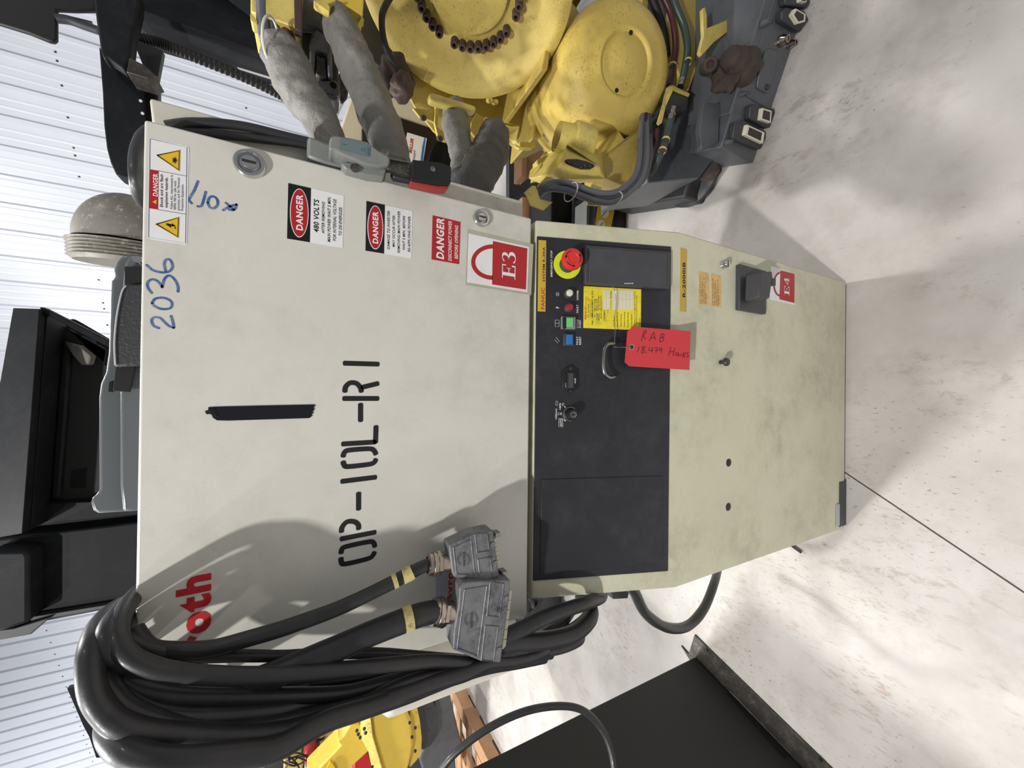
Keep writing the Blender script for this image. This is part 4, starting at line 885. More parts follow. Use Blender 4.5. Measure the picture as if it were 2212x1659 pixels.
# connectors in the box face
def bq(name, px, h, th, m, parent, bev=.001, hh=None):
    mb = MB(); mb.prism([BF.P(*BF.uv(*p, h if hh is None else hh), h) for p in kr(px)], BF.n*-th); return obj(name, mb, m, parent, bev=bev)
for px, ins, pins in (([(955, 900), (985, 885), (1155, 925), (1165, 960), (1120, 1090), (1080, 1085), (945, 1010)], [(1055, 920), (1135, 945), (1128, 1050), (1040, 1020)], 4),
                 ([(825, 1040), (900, 1025), (1080, 1130), (1085, 1180), (1040, 1275), (985, 1255), (800, 1180)], [(925, 1062), (1075, 1130), (1060, 1225), (905, 1150)], 5),
                 ([(1225, 90), (1260, 60), (1420, 95), (1455, 170), (1380, 265), (1330, 240), (1220, 170)], [(1340, 70), (1425, 120), (1420, 185), (1360, 200), (1310, 120)], 0),
                 ([(1250, -60), (1440, -40), (1470, 10), (1440, 60), (1250, 40)], [(1380, -40), (1440, -30), (1430, 20), (1380, 10)], 0)):
    h = bq('socket_housing', px, .022, .022, 'base_dark', rb, .004)
    i_ = bq('socket_insert', ins, .034, .02, 'insert_cream', h, .001); bq('socket_face', [( (x-sum(q[0] for q in ins)/len(ins))*.72+sum(q[0] for q in ins)/len(ins), (y-sum(q[1] for q in ins)/len(ins))*.72+sum(q[1] for q in ins)/len(ins)) for x, y in ins], .0345, .001, 'rust', h, 0)
bq('cover_plate', [(1090, 425), (1130, 410), (1190, 430), (1165, 640), (1100, 800), (1010, 745), (1040, 560)], .006, .006, 'base_grey', rb, .003)
mb = MB(); P = BF.P(*BF.uv(*kr([(1090, 745)])[0], .006), .006); mb.lathe(P, BF.n, [(.009, 0), (.008, .006), (.004, .007), (0, .007)], 14); obj('bolt_head', mb, 'steel_dark', rb, sm=True)
for p, r in (((1205, 355), .017), ((1275, 385), .012), ((1052, 205), .011), ((865, 808), .008), ((742, 1215), .008)):
    P = BF.P(*BF.uv(*kr([p])[0], 0), 0); mb = MB(); mb.lathe(P, BF.n, [(r, 0), (r, .01), (r*.7, .018), (r*.65, .026), (r*.4, .026), (r*.35, .02), (0, .02)], 18); obj('pipe_fitting', mb, 'nickel' if r > .0115 else 'base_grey', rb, sm=True)
slab('lift_lug', kr([(725, 290), (900, 215), (915, 240), (905, 275), (730, 385)]), .84, .02, 'base_dark', rb, bev=.002)
slab('stamped_pad', kr([(560, 870), (660, 880), (770, 850), (770, 970), (690, 1010), (680, 1210), (540, 1270), (520, 1100), (540, 960)]), .80, .02, 'base_grey', rb, bev=.003)
# turntable ring and its bracket
Tc = Vector((1.46, 1.34, .40)); mb = MB(); mb.lathe(Tc, (0, 0, 1), [(.33, -.03), (.37, -.03), (.375, 0), (.36, .012), (.33, .012), (.32, .05), (.3, .06)], 64); obj('turntable_ring', mb, 'robot_yellow', rb, sm=True)
slab('stop_bracket', kr([(545, 70), (565, 60), (580, 130), (580, 240), (780, 160), (795, 165), (790, 245), (640, 360), (540, 470), (520, 440), (555, 300)]), .78, .012, 'bracket_yellow', rb, bev=.001)
slab('turntable_skirt', kr([(330, -20), (520, -20), (552, 60), (568, 200), (545, 420), (480, 640), (425, 790), (330, 600), (300, 200)]), .90, .05, 'robot_yellow', rb, bev=.006)
# balancer cylinder
P1 = onY(1352, 138, .86); vd = (P1-CAM).normalized(); px_dir = (wd*-136+wr*-107).normalized()
pd_ = (px_dir-vd*px_dir.dot(vd)).normalized(); ax = (vd*.80+pd_*.60).normalized(); RB = .193
mb = MB(); mb.lathe(P1, ax, [(0, .002), (.078, .002), (.08, .004), (.083, .002), (.088, -.003), (.094, -.004), (.1, 0), (.13, .002), (.16, .012), (.182, .035), (RB, .075), (RB, .33), (RB*.96, .335), (RB*.96, .345), (RB*1.02, .35), (RB*1.02, .375), (.05, .38)], 72)
bc = obj('balancer_cylinder', mb, 'robot_yellow', rb, sm=True, ang=50)
for p in ((1075, 208), (984, 578)):
    P = onY(*kd([p])[0], .85); d = (P-CAM).normalized(); P = CAM+d*(((P1-CAM).dot(ax)+.000)/d.dot(ax)); mb = MB(); mb.lathe(P, -ax, [(.0065, 0), (.006, .001), (0, .0015)], 14); obj('plug_hole', mb, 'hole_black', bc)
for p, w_, l_ in (((797, 285), .006, .02), ((775, 435), .004, .012)):
    pass
# dished joint housing with its ring of bolts
C0 = onY(1012, -22, 1.0); nh = Vector((-.975, -.2, .1)).normalized(); RH = .298
mb = MB(); mb.lathe(C0, nh, [(0, .004), (.1, .004), (.113, 0), (.118, -.012), (.125, -.016), (.18, -.016), (.2, -.004), (.262, .03), (.278, .034), (RH, .026), (RH+.003, .012), (RH-.004, -.25)], 96)
jh = obj('joint_housing', mb, 'robot_yellow_rough', rb, sm=True, ang=45)
HF = Fr(C0, nh)
for k in range(36):
    a = 2*math.pi*(k+.3)/36
    if k % 9 == 8: continue
    P = HF.P(.15*math.cos(a), .15*math.sin(a), -.016)
    if P.z > 1.42: continue
    if 'bolt0' not in globals():
        mb = MB(); mb.lathe(P, nh, [(.0118, 0), (.0125, .022), (.0112, .025), (.0065, .025), (.006, .012), (0, .012)], 14); bolt0 = obj('socket_bolt', mb, 'bolt_rust', jh, sm=True); bP = P
    else:
        o = bolt0.copy(); COL.objects.link(o); o.location = P-bP
# casting under and beside the housing
shell('arm_casting', [(795, -120, 1.25), (803, 30, 1.27), (832, 120, 1.3), (866, 172, 1.31), (895, 232, 1.33), (935, 285, 1.36), (985, 330, 1.38), (1075, 320, 1.38), (1110, 300, 1.36), (1150, 270, 1.34), (1190, 150, 1.32), (1212, 60, 1.26), (1210, -120, 1.24)],
      [(0, 1, 2, 3, 10, 11, 12), (3, 4, 5, 6, 7, 8, 9, 10)], .3, 'robot_yellow', rb, bev=.006, back=(.6, .6, 0))
slab('side_web', [(1170, 150), (1204, -40), (1212, -40), (1196, 60), (1184, 150)], 1.0, .3, 'robot_yellow', rb, bev=.004)
mb = MB(); P = onY(1238, 62, 1.22); mb.lathe(P, (.1, .9, .3), [(0, -.02), (.05, -.02), (.085, 0), (.09, .03), (.09, .3)], 40); obj('servo_motor', mb, 'robot_yellow', rb, sm=True)
slab('motor_shroud', [(1190, 110), (1290, 30), (1300, 150), (1240, 260), (1150, 300), (1160, 200)], 1.24, .2, 'robot_yellow', rb, bev=.01)
# pieces on the underside
slab('cable_handle', ku([(738, 1020), (760, 1003), (800, 1010), (1220, 1140), (1250, 1165), (1245, 1205), (1220, 1208), (790, 1100), (745, 1075)]), 1.03, .025, 'bracket_yellow', rb, bev=.004)
slab('strap_bracket', ku([(800, 1100), (850, 1105), (850, 1160), (830, 1380), (900, 1440), (930, 1530), (840, 1500), (800, 1330), (810, 1160)]), 1.18, .014, 'bracket_yellow', rb, bev=.001)
slab('strap_bracket', ku([(560, 1170), (800, 1200), (805, 1330), (740, 1300), (640, 1270)]), 1.2, .01, 'bracket_yellow', rb, bev=.001)
slab('channel_bracket', ku([(1250, 1225), (1330, 1270), (1350, 1275), (1330, 1290), (1310, 1370), (1240, 1480), (1190, 1420), (1200, 1320)]), 1.2, .012, 'robot_yellow', rb, bev=.001)
shell('channel_bracket', [(kx, ky, Y) for (kx, ky), Y in zip(ku([(1345, 1270), (1700, 1360), (1720, 1375), (1680, 1530), (1730, 1590), (1720, 1612), (1640, 1570), (1560, 1500), (1430, 1430), (1345, 1380)]), [1.16, 1.16, 1.15, 1.15, 1.15, 1.15, 1.17, 1.19, 1.2, 1.2])], [(0, 1, 2, 3, 7, 8, 9), (3, 4, 5, 6, 7)], .01, 'bracket_yellow', rb)
slab('edge_flange', ku([(1725, 1540), (1890, 1545), (1900, 1580), (1860, 1610), (1720, 1600)]), 1.22, .02, 'bracket_yellow', rb, bev=.002)
for p in ((522, 930), (780, 1130), (680, 1280), (1400, 1090), (1460, 1110), (1200, 1240), (860, 1505)):
    P = onY(*ku([p])[0], .965 if p[0] in (0,) else 1.14); mb = MB(); mb.lathe(P, (-.5, -.8, .0), [(.008, -.02), (.008, .006), (.004, .006), (0, .004)], 12); obj('cap_screw', mb, 'bolt_rust' if p[0] not in (1400, 1460, 522) else 'robot_yellow', rb, sm=True)
# wrist motor box by the balancer foot
shell('gearbox', [(x, y, Y) for (x, y), Y in zip(kw([(1265, 140), (1040, 430), (1030, 560), (1220, 640), (1900, 640), (1800, 440), (1230, 360), (1300, 100), (1600, 90), (1770, 160), (1840, 250), (1925, 625)]), [.9, .9, .88, .86, .86, .84, .84, .88, .88, .9, .92, .9])],
      [(0, 1, 2, 6), (2, 3, 4, 5, 6), (0, 6, 5, 9, 8, 7), (9, 5, 10), (10, 5, 4, 11)], .12, 'bracket_yellow', rb, bev=.004, back=(.3, .9, .1))
mb = MB(); Fq = FY(.838); q = [Fq.uv(*p) for p in kw([(1258, 340), (1290, 320), (1450, 318), (1620, 360), (1725, 410), (1725, 445), (1680, 465), (1540, 462), (1380, 410), (1290, 375)])]
mb.prism([Fq.P(a, b) for a, b in q], (0, .01, 0)); ov = obj('motor_connector', mb, 'plastic_black', rb, bev=.001)
for p in ((1310, 375), (1400, 395), (1560, 425), (1650, 440), (1510, 455)):
    P = onY(*kw([p])[0], .836); mb = MB(); mb.lathe(P, (0, -1, 0), [(.003, 0), (.0025, .003), (0, .003)], 10); obj('pin', mb, 'bolt_rust', ov, sm=True)
mb = MB(); mb.lathe(onY(1255, 312, .9), (.1, .2, 1), [(.05, -.03), (.055, -.02), (.055, .03), (.045, .035), (.04, .08)], 36); obj('motor_neck', mb, 'bracket_yellow', rb, sm=True)
shell('lower_cover', [(1330, 270, .95), (1350, 300, .9), (1400, 262, .9), (1395, 370, .88), (1345, 400, .88), (1310, 385, .87), (1300, 340, .92)], [(0, 1, 6), (1, 2, 3, 4, 5, 6)], .1, 'robot_yellow', rb, bev=.004)
shell('cable_bracket', [(x, y, Y) for (x, y), Y in zip(kw([(610, 850), (735, 745), (790, 750), (860, 960), (1060, 1010), (920, 1135), (715, 1060), (650, 900)]), [.86, .86, .86, .83, .84, .82, .82, .85])], [(0, 1, 2, 3, 7), (7, 3, 6), (3, 4, 5, 6)], .004, 'bracket_yellow', rb)
shell('cable_bracket', [(x, y, Y) for (x, y), Y in zip(kw([(820, 740), (960, 600), (1030, 605), (1190, 690), (1150, 700), (1000, 660), (860, 790)]), [.86, .85, .85, .85, .86, .87, .87])], [(0, 1, 2, 5, 6), (2, 3, 4, 5)], .004, 'bracket_yellow', rb)
shell('hose_bracket', [(x, y, Y) for (x, y), Y in zip(kw([(1690, 730), (1745, 640), (1870, 640), (1850, 720), (1780, 1065), (1735, 1060), (1620, 1050), (1615, 1020)]), [.80, .81, .81, .80, .80, .79, .80, .80])], [(0, 1, 2, 3), (0, 3, 4, 5), (0, 5, 6, 7)], .004, 'bracket_yellow', rb)
slab('side_plate', kw([(810, 330), (960, 250), (1130, 300), (1040, 470), (1040, 600), (960, 600), (780, 640), (790, 480), (830, 430)]), .97, .03, 'robot_yellow', rb, bev=.003)
# grey cable harness
for dx, dy, dY, r in ((0, 0, .0, .0085), (10, 3, .01, .0085), (20, 6, .0, .0085), (29, 5, .012, .0075)):
    hose('harness_cable', [(1165, 412+dy*1.4, .86), (1172+dx*.3, 404+dy, .84), (1195, 395+dy*2, .82), (1225, 396+dy*2.5, .80+dY), (1255, 405+dy*3, .79+dY), (1290, 417+dy*3, .785+dY), (1325, 417+dy*3.2, .785+dY), (1352+dx*.5, 402+dy*2, .79+dY), (1374+dx*.7, 375+dy, .8+dY), (1382+dx*.8, 335, .82+dY), (1384+dx*.7, 290, .86+dY), (1388+dx*.5, 240, .9)], r, 'cable_grey', rb)
def ring(P, ax, r, rr, m, parent, name='cable_tie'):
    mb = MB(); F_ = Fr(P, ax); pts = [F_.P(r*math.cos(t), r*math.sin(t)*.62) for t in [i*2*math.pi/24 for i in range(25)]]; mb.tube(pts, rr, 6, cap=False); return obj(name, mb, m, parent, sm=True)
ring(onY(1233, 415, .80), (.3, .1, -1), .028, .0014, 'zip_white', rb); ring(onY(1328, 428, .79), (-.2, .1, -1), .03, .0014, 'zip_white', rb)
hose('hose', [(1448, -20, .86), (1462, 20, .86), (1478, 60, .86), (1485, 105, .86), (1479, 150, .87), (1472, 178, .88)], .0118, 'hose_green', rb)
hose('hose', [(1425, -20, .9), (1445, 20, .9), (1456, 60, .9), (1459, 105, .9), (1452, 150, .9), (1446, 185, .9)], .010, 'hose_maroon', rb)
hose('hose', [(1400, -20, .93), (1420, 25, .93), (1434, 70, .93), (1440, 120, .93)], .013, 'rubber_black', rb)
hose('hose', [(1447, 262, .83), (1440, 292, .83), (1432, 320, .83), (1418, 350, .85), (1402, 378, .88)], .0125, 'hose_green', rb)
hose('hose', [(1420, 280, .87), (1414, 310, .88), (1405, 340, .9)], .008, 'hose_maroon', rb)
hose('hose', [(1390, 250, .9), (1396, 290, .88), (1400, 320, .88), (1398, 345, .9)], .016, 'rubber_black', rb)
for p, Y in (((1486, 133), .855), ((1453, 142), .895), ((1438, 303), .82), ((1431, 325), .82)):
    P = onY(*p, Y); mb = MB(); mb.lathe(P, (P-onY(p[0]-4, p[1]+14, Y)), [(.0128, -.003), (.0128, .004)], 20); mb.f += []; obj('band', mb, 'label_aged', rb, sm=True)
for p, q, Y, r in (((1474, 172), (1469, 188), .87, .012), ((1455, 235), (1446, 262), .83, .0125), ((1448, 183), (1443, 198), .9, .009)):
    A, B = onY(*p, Y), onY(*q, Y); mb = MB(); L = (B-A).length; mb.lathe(A, B-A, [(r*.8, 0), (r, 0), (r, L*.4), (r*.8, L*.42), (r*.8, L*.6), (r*1.05, L*.62), (r*1.05, L), (0, L)], 6); obj('hose_fitting', mb, 'nickel', rb)
shell('manifold_block', [(1455, 193, .86), (1488, 205, .86), (1484, 238, .85), (1462, 240, .84), (1435, 233, .84), (1432, 228, .85)], [(0, 1, 2, 3, 4, 5)], .04, 'base_dark', rb, bev=.002)
shell('manifold_bracket', [(1440, 190, .86), (1453, 184, .86), (1490, 202, .85), (1488, 208, .85), (1455, 193, .85), (1438, 230, .84), (1430, 265, .84), (1424, 270, .84), (1420, 266, .84), (1432, 225, .84)], [(0, 1, 2, 3, 4), (0, 4, 5, 9), (9, 5, 6, 7, 8)], .004, 'bracket_yellow', rb)
# fabric sleeves and boxes on the forearm
def wrk(seed): return lambda t, a, p: 1+.17*noise.noise(Vector((t*9+seed, math.cos(a)*1.3, math.sin(a)*1.3)))+.1*noise.noise(Vector((t*20+seed, math.cos(a)*2.2, math.sin(a)*2.2)))
hose('fabric_sleeve', [(598, 88, 1.0), (612, 120, 1.0), (632, 165, .99), (655, 205, .98), (680, 240, .96), (700, 275, .92), (712, 300, .88)], [.036, .045, .048, .046, .042, .036, .03], 'sleeve_grey', rb, k=8, n=28, wob=wrk(1))
hose('fabric_sleeve', [(720, 8, .98), (736, 60, .97), (757, 110, .96), (780, 165, .95), (801, 215, .93), (822, 265, .9), (842, 320, .87), (852, 360, .86)], [.022, .038, .042, .044, .044, .042, .04, .036], 'sleeve_grey', rb, k=8, n=28, wob=wrk(5))
hose('fabric_sleeve', [(983, 236, 1.1), (984, 268, 1.06), (992, 310, 1.0), (1000, 345, .95), (996, 385, .9)], [.036, .040, .036, .032, .028], 'sleeve_grey', rb, k=8, n=24, wob=wrk(9))
hose('fabric_sleeve', [(1068, 285, .98), (1062, 320, .95), (1045, 355, .93), (1020, 395, .9), (990, 440, .92)], [.04, .05, .052, .05, .045], 'sleeve_dark', rb, k=8, n=24, wob=wrk(12))
for a, b, m_, r in (((567, 30), (575, 90), 'cable_grey', .013), ((590, 40), (598, 90), 'hose_green', .011), ((622, 48), (625, 90), 'hose_maroon', .014), ((605, 40), (610, 85), 'cable_label', .005)):
    hose('hose', [(a[0], a[1]-40, 1.0), (a[0], a[1], 1.0), (b[0], b[1], 1.0), (b[0]+12, b[1]+20, 1.0)], r, m_, rb)
ring(onY(585, 86, .965), (wd*.9+wr*-.3), .04, .0028, 'zip_white', rb)
shell('junction_box', [(541, -60, 1.0), (541, 25, 1.0), (638, 58, .97), (655, -60, .97), (654, 72, 1.05), (634, 54, .97)], [(0, 1, 2, 3)], .12, 'bracket_yellow', rb, bev=.003)
slab('box_edge', [(634, -40), (652, -40), (652, 70), (636, 62)], .96, .02, 'bolt_rust', rb, bev=.002)
slab('box_hook', kv([(5, 175), (20, 170), (60, 230), (105, 290), (100, 320), (30, 300), (5, 260)]), .99, .03, 'bracket_yellow', rb, bev=.004)
slab('junction_box', [(723, -60), (790, -60), (784, 32), (730, 4)], .95, .08, 'robot_yellow_clean', rb, bev=.003)
slab('box_hook', kv([(870, 0), (1180, -20), (1180, 10), (1040, 60), (1015, 45), (1060, 20), (1110, 100), (1095, 160), (900, 40)]), .93, .02, 'bracket_yellow', rb, bev=.002)
slab('box_hook', kv([(1490, 320), (1520, 260), (1540, 200), (1575, 270), (1520, 300)]), .96, .02, 'bracket_yellow', rb, bev=.002)
# wrist clevis between the sleeves
mb = MB(); A = onY(692, 30, 1.05); mb.lathe(A, wd*-1+wr*.1, [(0, -.052), (.02, -.048), (.034, -.034), (.038, -.015), (.038, .15)], 30); obj('wrist_damper', mb, 'rust' if False else 'cast_metal', rb, sm=True)
slab('wrist_clevis', kv([(850, 450), (900, 380), (1130, 520), (1130, 620), (1140, 1010), (1075, 1020), (1060, 720), (900, 670), (890, 950), (825, 940), (815, 600)]), 1.05, .06, 'cast_metal', rb, bev=.006)
slab('wrist_link', kv([(905, 735), (945, 740), (960, 780), (1045, 795), (1060, 1060), (960, 1050), (905, 1010)]), 1.06, .04, 'steel_dark', rb, bev=.003)
slab('wrist_body', kv([(800, 180), (820, 160), (1130, 440), (1160, 700), (1210, 760), (1240, 1300), (1200, 1330), (980, 1280), (860, 960), (700, 760), (680, 500)]), 1.1, .08, 'base_dark', rb, bev=.006)
slab('wrist_plate', kv([(900, 1110), (1160, 1100), (1230, 1150), (1240, 1310), (1190, 1320), (940, 1250)]), 1.07, .03, 'cast_metal', rb, bev=.003)
slab('wrist_plate', kv([(1225, 1000), (1275, 1020), (1275, 1060), (1355, 1260), (1340, 1340), (1275, 1410), (1240, 1390)]), 1.05, .01, 'steel_dark', rb, bev=.002)
slab('wrist_wear_strip', kv([(940, 1260), (1220, 1330), (1170, 1385), (1000, 1350)]), 1.06, .03, 'base_grey', rb, bev=.003)
P = onY(*kv([(1150, 1172)])[0], 1.068); mb = MB(); mb.lathe(P, (0, -1, 0), [(.008, 0), (.007, .001), (0, .001)], 16); obj('bolt_hole', mb, 'hole_black', rb)
slab('arm_back', [(655, -80), (850, -80), (845, 60), (900, 180), (830, 150), (790, 120), (760, 60), (700, 60)], 1.25, .05, 'base_dark', rb, bev=.006)
hose('hose', [(845, -10, 1.0), (826, 30, 1.0), (828, 80, 1.0), (842, 120, 1.02), (860, 140, 1.05)], .008, 'rubber_black', rb)
lump('wrist_flange', onY(850, 165, 1.15), .055, 'rust', rb, 4, .8, .3); lump('wrist_flange', onY(868, 190, 1.12), .04, 'bolt_rust', rb, 7, .8, .3)
# ------------------------------------------------------------ beige machine with black front and sticker behind the robot
km = cr(860, 270, 16.59)
bm_ = thing('welding_machine', 'beige machine cabinet with black recessed front and maker sticker behind the yellow robot', 'machine', tuple(onY(800, 300, 1.9)))
slab('housing', [(726, 300), (762, 195), (800, 120), (1010, 180), (1010, 450), (726, 450)], 1.75, .5, 'beige_machine', bm_, bev=.01)
slab('black_front', [(782, 276), (853, 250), (960, 286), (1010, 440), (782, 440)], 1.735, .02, 'plastic_black', bm_, bev=.003)
FM = FY(1.73)
st = sticker('maker_sticker', FM, [(879.6, 286), (922, 299), (913, 355), (868, 345)], 'label_white', bm_, .0006)
mb = MB(); text(mb, FM, 'MILLER', *km([(485, 1020), (555, 495), (378, 985)]), bold=.06, italic=.2, h=.001); obj('lettering', mb, 'label_red', st)
mb = MB(); text(mb, FM, 'SWIFT', *km([(600, 1300), (645, 925), (520, 1300)]), bold=.03, italic=.2, h=.001); obj('lettering', mb, 'label_navy', st)
mb = MB(); mb.flat([FM.P(*FM.uv(*p), .001) for p in km([(880, 470), (935, 470), (880, 1400), (785, 1390)][0:0] or [(935, 465), (990, 478), (875, 1390), (785, 1370), (860, 800)])]); obj('stripe', mb, 'blue_stripe', st)
slab('stand_bracket', kg([(1355, 820), (1460, 850), (1530, 1050), (1560, 1230), (1235, 1100), (1290, 950)]), 1.2, .02, 'black_steel', rb, bev=.003, label='black triangular bracket')
P = [(1360, 990), (1400, 1050), (1408, 1120), (1315, 1105), (1330, 1030)]
slab('bracket_opening', kg(P), 1.197, .004, 'hole_black', rb)
wp = hose('white_pipe', [(745, 205, 2.3), (720, 260, 2.3), (702, 310, 2.3), (690, 350, 2.3)], .012, 'pipe_white', None)
wp['label'] = 'slim white pipe slanting beside the beige machine behind the robot'; wp['category'] = 'pipe'
# ------------------------------------------------------------ black steel machine frame behind the cabinets
k0_ = cr(0, 0, 3.568); k3 = cr(0, 640, 2.184)
sf = thing('steel_frame', 'black steel machine frame with inset lamp rising behind the teach pendant', 'machine frame', (-.8, 2.4, 0))
mb = MB(); mb.box((-1.02, 2.3, 0), (-.645, 2.65, 3.3)); obj('column', mb, 'black_steel', sf, bev=.01)
mb = MB(); mb.box((-.625, 2.34, 0), (-.56, 2.65, 3.3)); obj('column_rail', mb, 'black_steel', sf, bev=.004)
mb = MB(); mb.box((.15, 2.5, 0), (.25, 2.65, 2.3)); obj('rear_post', mb, 'black_steel', sf, bev=.004)
shell('top_beam', [(28, 665, 2.2), (85, 667, 2.15), (48, 1153, 2.15), (-30, 1166, 2.2), (130, 700, 2.32), (98, 1128, 2.32), (-20, 930, 2.2)], [(0, 1, 2, 3, 6), (1, 4, 5, 2)], .05, 'black_steel', sf, bev=.006)
shell('inner_panel', [(118, 690, 2.36), (340, 800, 2.36), (340, 1100, 2.36), (98, 1128, 2.36)], [(0, 1, 2, 3)], .04, 'black_steel_flat', sf)
slab('side_rim', [(84, 663), (94, 664), (240, 738), (340, 795), (340, 806), (231, 748), (89, 676)], 2.18, .04, 'black_steel', sf, bev=.004)
slab('panel_channel', [(134, 735), (152, 745), (142, 900), (128, 1078), (108, 1082), (118, 930)], 2.33, .03, 'black_steel', sf, bev=.008)
slab('gusset', [(131, 700), (166, 722), (178, 738), (206, 742), (230, 756), (225, 790), (204, 735), (150, 716)], 2.28, .02, 'black_steel', sf, bev=.003)
slab('ledge', [(100, 1087), (340, 1078), (340, 1108), (60, 1135)], 2.3, .06, 'black_steel', sf, bev=.004)
slab('panel_slot', [(155, 1017), (187, 1011), (184, 1053), (151, 1055)], 2.355, .01, 'hole_black', sf)
shell('lamp', [(137, 737, 2.34), (168, 745, 2.28), (196, 768, 2.28), (191, 787, 2.3), (176, 789, 2.31), (158, 770, 2.3)], [(0, 1, 5), (1, 2, 3, 4, 5)], .05, 'dome_glass', sf, bev=.006)
hose('grab_rail', [(152, 708, 2.3), (155, 696, 2.3), (163, 696, 2.3), (200, 717, 2.3), (240, 740, 2.3)], .01, 'black_steel', sf, k=5)
slab('bolt_on_box', [(-30, 1192), (54, 1190), (62, 1200), (62, 1345), (-30, 1374)], 2.2, .1, 'black_steel', sf, bev=.012)
slab('bottom_tray', [(30, 1357), (110, 1333), (66, 1371), (0, 1383), (-30, 1386), (-30, 1365)], 2.25, .2, 'base_dark', sf, bev=.004)
slab('trim_strip', [(60, 1334), (240, 1305), (240, 1312), (68, 1343)], 2.27, .03, 'charcoal', sf, bev=.002)
# overhead boom with arms
bo = thing('overhead_boom', 'black box-section boom with corrugated conduit crossing in front of the white wall', 'boom', (1.6, 2.3, 0))
shell('boom_beam', [(302, -40, 2.25), (440, -40, 2.3), (541, 36, 2.3), (660, 100, 2.3), (660, 175, 2.2), (590, 122, 2.2), (486, 85, 2.2), (302, 20, 2.2), (660, 260, 2.3), (600, 180, 2.3), (353, 106, 2.3), (288, 72, 2.3), (290, 40, 2.25)],
      [(0, 1, 2, 6, 7), (2, 3, 4, 5, 6), (7, 6, 5, 9, 10, 11, 12), (5, 4, 8, 9)], .03, 'black_steel', bo, bev=.004)
mb = MB(); P_ = smooth(T3([(294, 82, 2.2), (340, 92, 2.2), (380, 107, 2.2), (450, 135, 2.2), (530, 168, 2.2), (600, 202, 2.2), (640, 225, 2.2)]), 14)
mb.tube(P_, [.024 if i % 2 else .019 for i in range(len(P_))], 12); obj('corrugated_conduit', mb, 'rubber_black', bo, sm=True)
sticker('caution_strip', FY(2.19), [(512, 145), (515, 150), (592, 174), (589, 168)], 'ink_white', bo, .001)
slab('hanger_arm', k0_([(715, -60), (1075, -60), (1068, 60), (1045, 160), (1020, 260), (1000, 430), (965, 555), (930, 520), (835, 448), (800, 455), (775, 400), (755, 260), (738, 150)]), 2.05, .06, 'black_steel', bo, bev=.008)
slab('lower_arm', [(213, 97), (224, 128), (236, 122), (268, 152), (300, 165), (308, 200), (312, 300), (320, 395), (262, 382), (250, 377), (238, 350), (230, 320), (224, 270), (221, 200)], 2.12, .08, 'black_steel', bo, bev=.008)
slab('arm_side_plate', [(300, 165), (341, 174), (342, 225), (330, 300), (322, 330), (312, 300), (306, 200)], 2.16, .04, 'plastic_black', bo, bev=.003)
slab('corner_gusset', [(292, 84), (352, 109), (340, 172), (338, 165), (312, 150), (304, 130), (296, 110)], 2.18, .03, 'base_dark', bo, bev=.003)
slab('cross_block', [(279, 124), (312, 140), (337, 163), (320, 170), (272, 155), (276, 140)], 2.02, .1, 'steel_dark', bo, bev=.003)
slab('left_arm', [(-30, -40), (205, -40), (206, 22), (160, 22), (122, 20), (122, 84), (116, 90), (104, 88), (60, 70), (-30, 42)], 2.25, .02, 'plastic_black', bo, bev=.006)
hose('actuator_rod', [(122, 40, 2.24), (150, 44, 2.24), (180, 55, 2.24), (212, 66, 2.24)], .016, 'charcoal', bo)
hose('actuator_rod', [(122, 34, 2.3), (150, 38, 2.3), (200, 50, 2.3)], .006, 'steel', bo)
for p in ((304, 218), (308, 245)):
    P = onY(*p, 2.115); mb = MB(); mb.lathe(P, (0, -1, 0), [(.006, 0), (.005, .003), (0, .003)], 10); obj('rivet', mb, 'ink_white', bo)
mb = MB(); mb.box((1.95, 2.25, 0), (2.15, 2.45, 2.9)); obj('support_column', mb, 'black_steel', bo, bev=.004)
# black sheet behind the coil
bs = slab('plastic_sheet', [(145, 1487), (162, 1483), (240, 1468), (300, 1560), (250, 1636), (208, 1637), (193, 1592), (180, 1568)], .70, .006, 'tape_black', None, label='loose black plastic sheet sticking up behind the cable coil', cat='sheet')
# ------------------------------------------------------------ black cabinet at the lower left with its steel skid
B0 = onZ(1505, 1417); B1 = onZ(1740, 1659); dv = (B1-B0).normalized(); KF = Fr(B0, Vector((-dv.y, dv.x, 0)) if -dv.y > 0 else Vector((dv.y, -dv.x, 0)))
kf_ = thing('black_cabinet', 'plain black steel cabinet on a worn steel skid at the lower left foreground', 'cabinet', tuple(B0))
mb = MB(); q = [B0, B0+dv*1.1, B0+dv*1.1-KF.n*.8, B0-KF.n*.8]; mb.prism([v+Vector((0, 0, .012)) for v in q], (0, 0, 1.24)); obj('housing', mb, 'black_steel_flat', kf_, bev=.004)
mb = MB(); E0 = onZ(1503, 1370); E1 = onZ(1800, 1659); de = (E1-E0).normalized(); mb.prism([E0, E0+de*1.2, E0+de*1.2-KF.n*.6, E0-KF.n*.1-de*.04, onZ(1490, 1412)], (0, 0, .009)); sk = obj('skid_plate', mb, 'steel_dark', kf_, bev=.001)
u = [KF.uv(*p) for p in ((1566, 1497), (1584, 1493), (1708, 1626), (1694, 1641))]
mb = MB(); mb.prism([KF.P(a, b, .0015) for a, b in u], KF.n*-.0014); obj('slot', mb, 'hole_black', kf_)
mb = MB(); mb.tube([KF.P(*KF.uv(1576, 1494), .003), KF.P(*KF.uv(1708, 1630), .003)], .0035, 8); obj('slot_lip', mb, 'steel_dark', kf_, sm=True)
for p in ((1528, 1404), (1773, 1641)):
    P = onZ(*p, .0095); mb = MB(); mb.lathe(P, (0, 0, 1), [(.006, 0), (0, .0002)], 14); obj('screw_hole', mb, 'hole_black', sk)
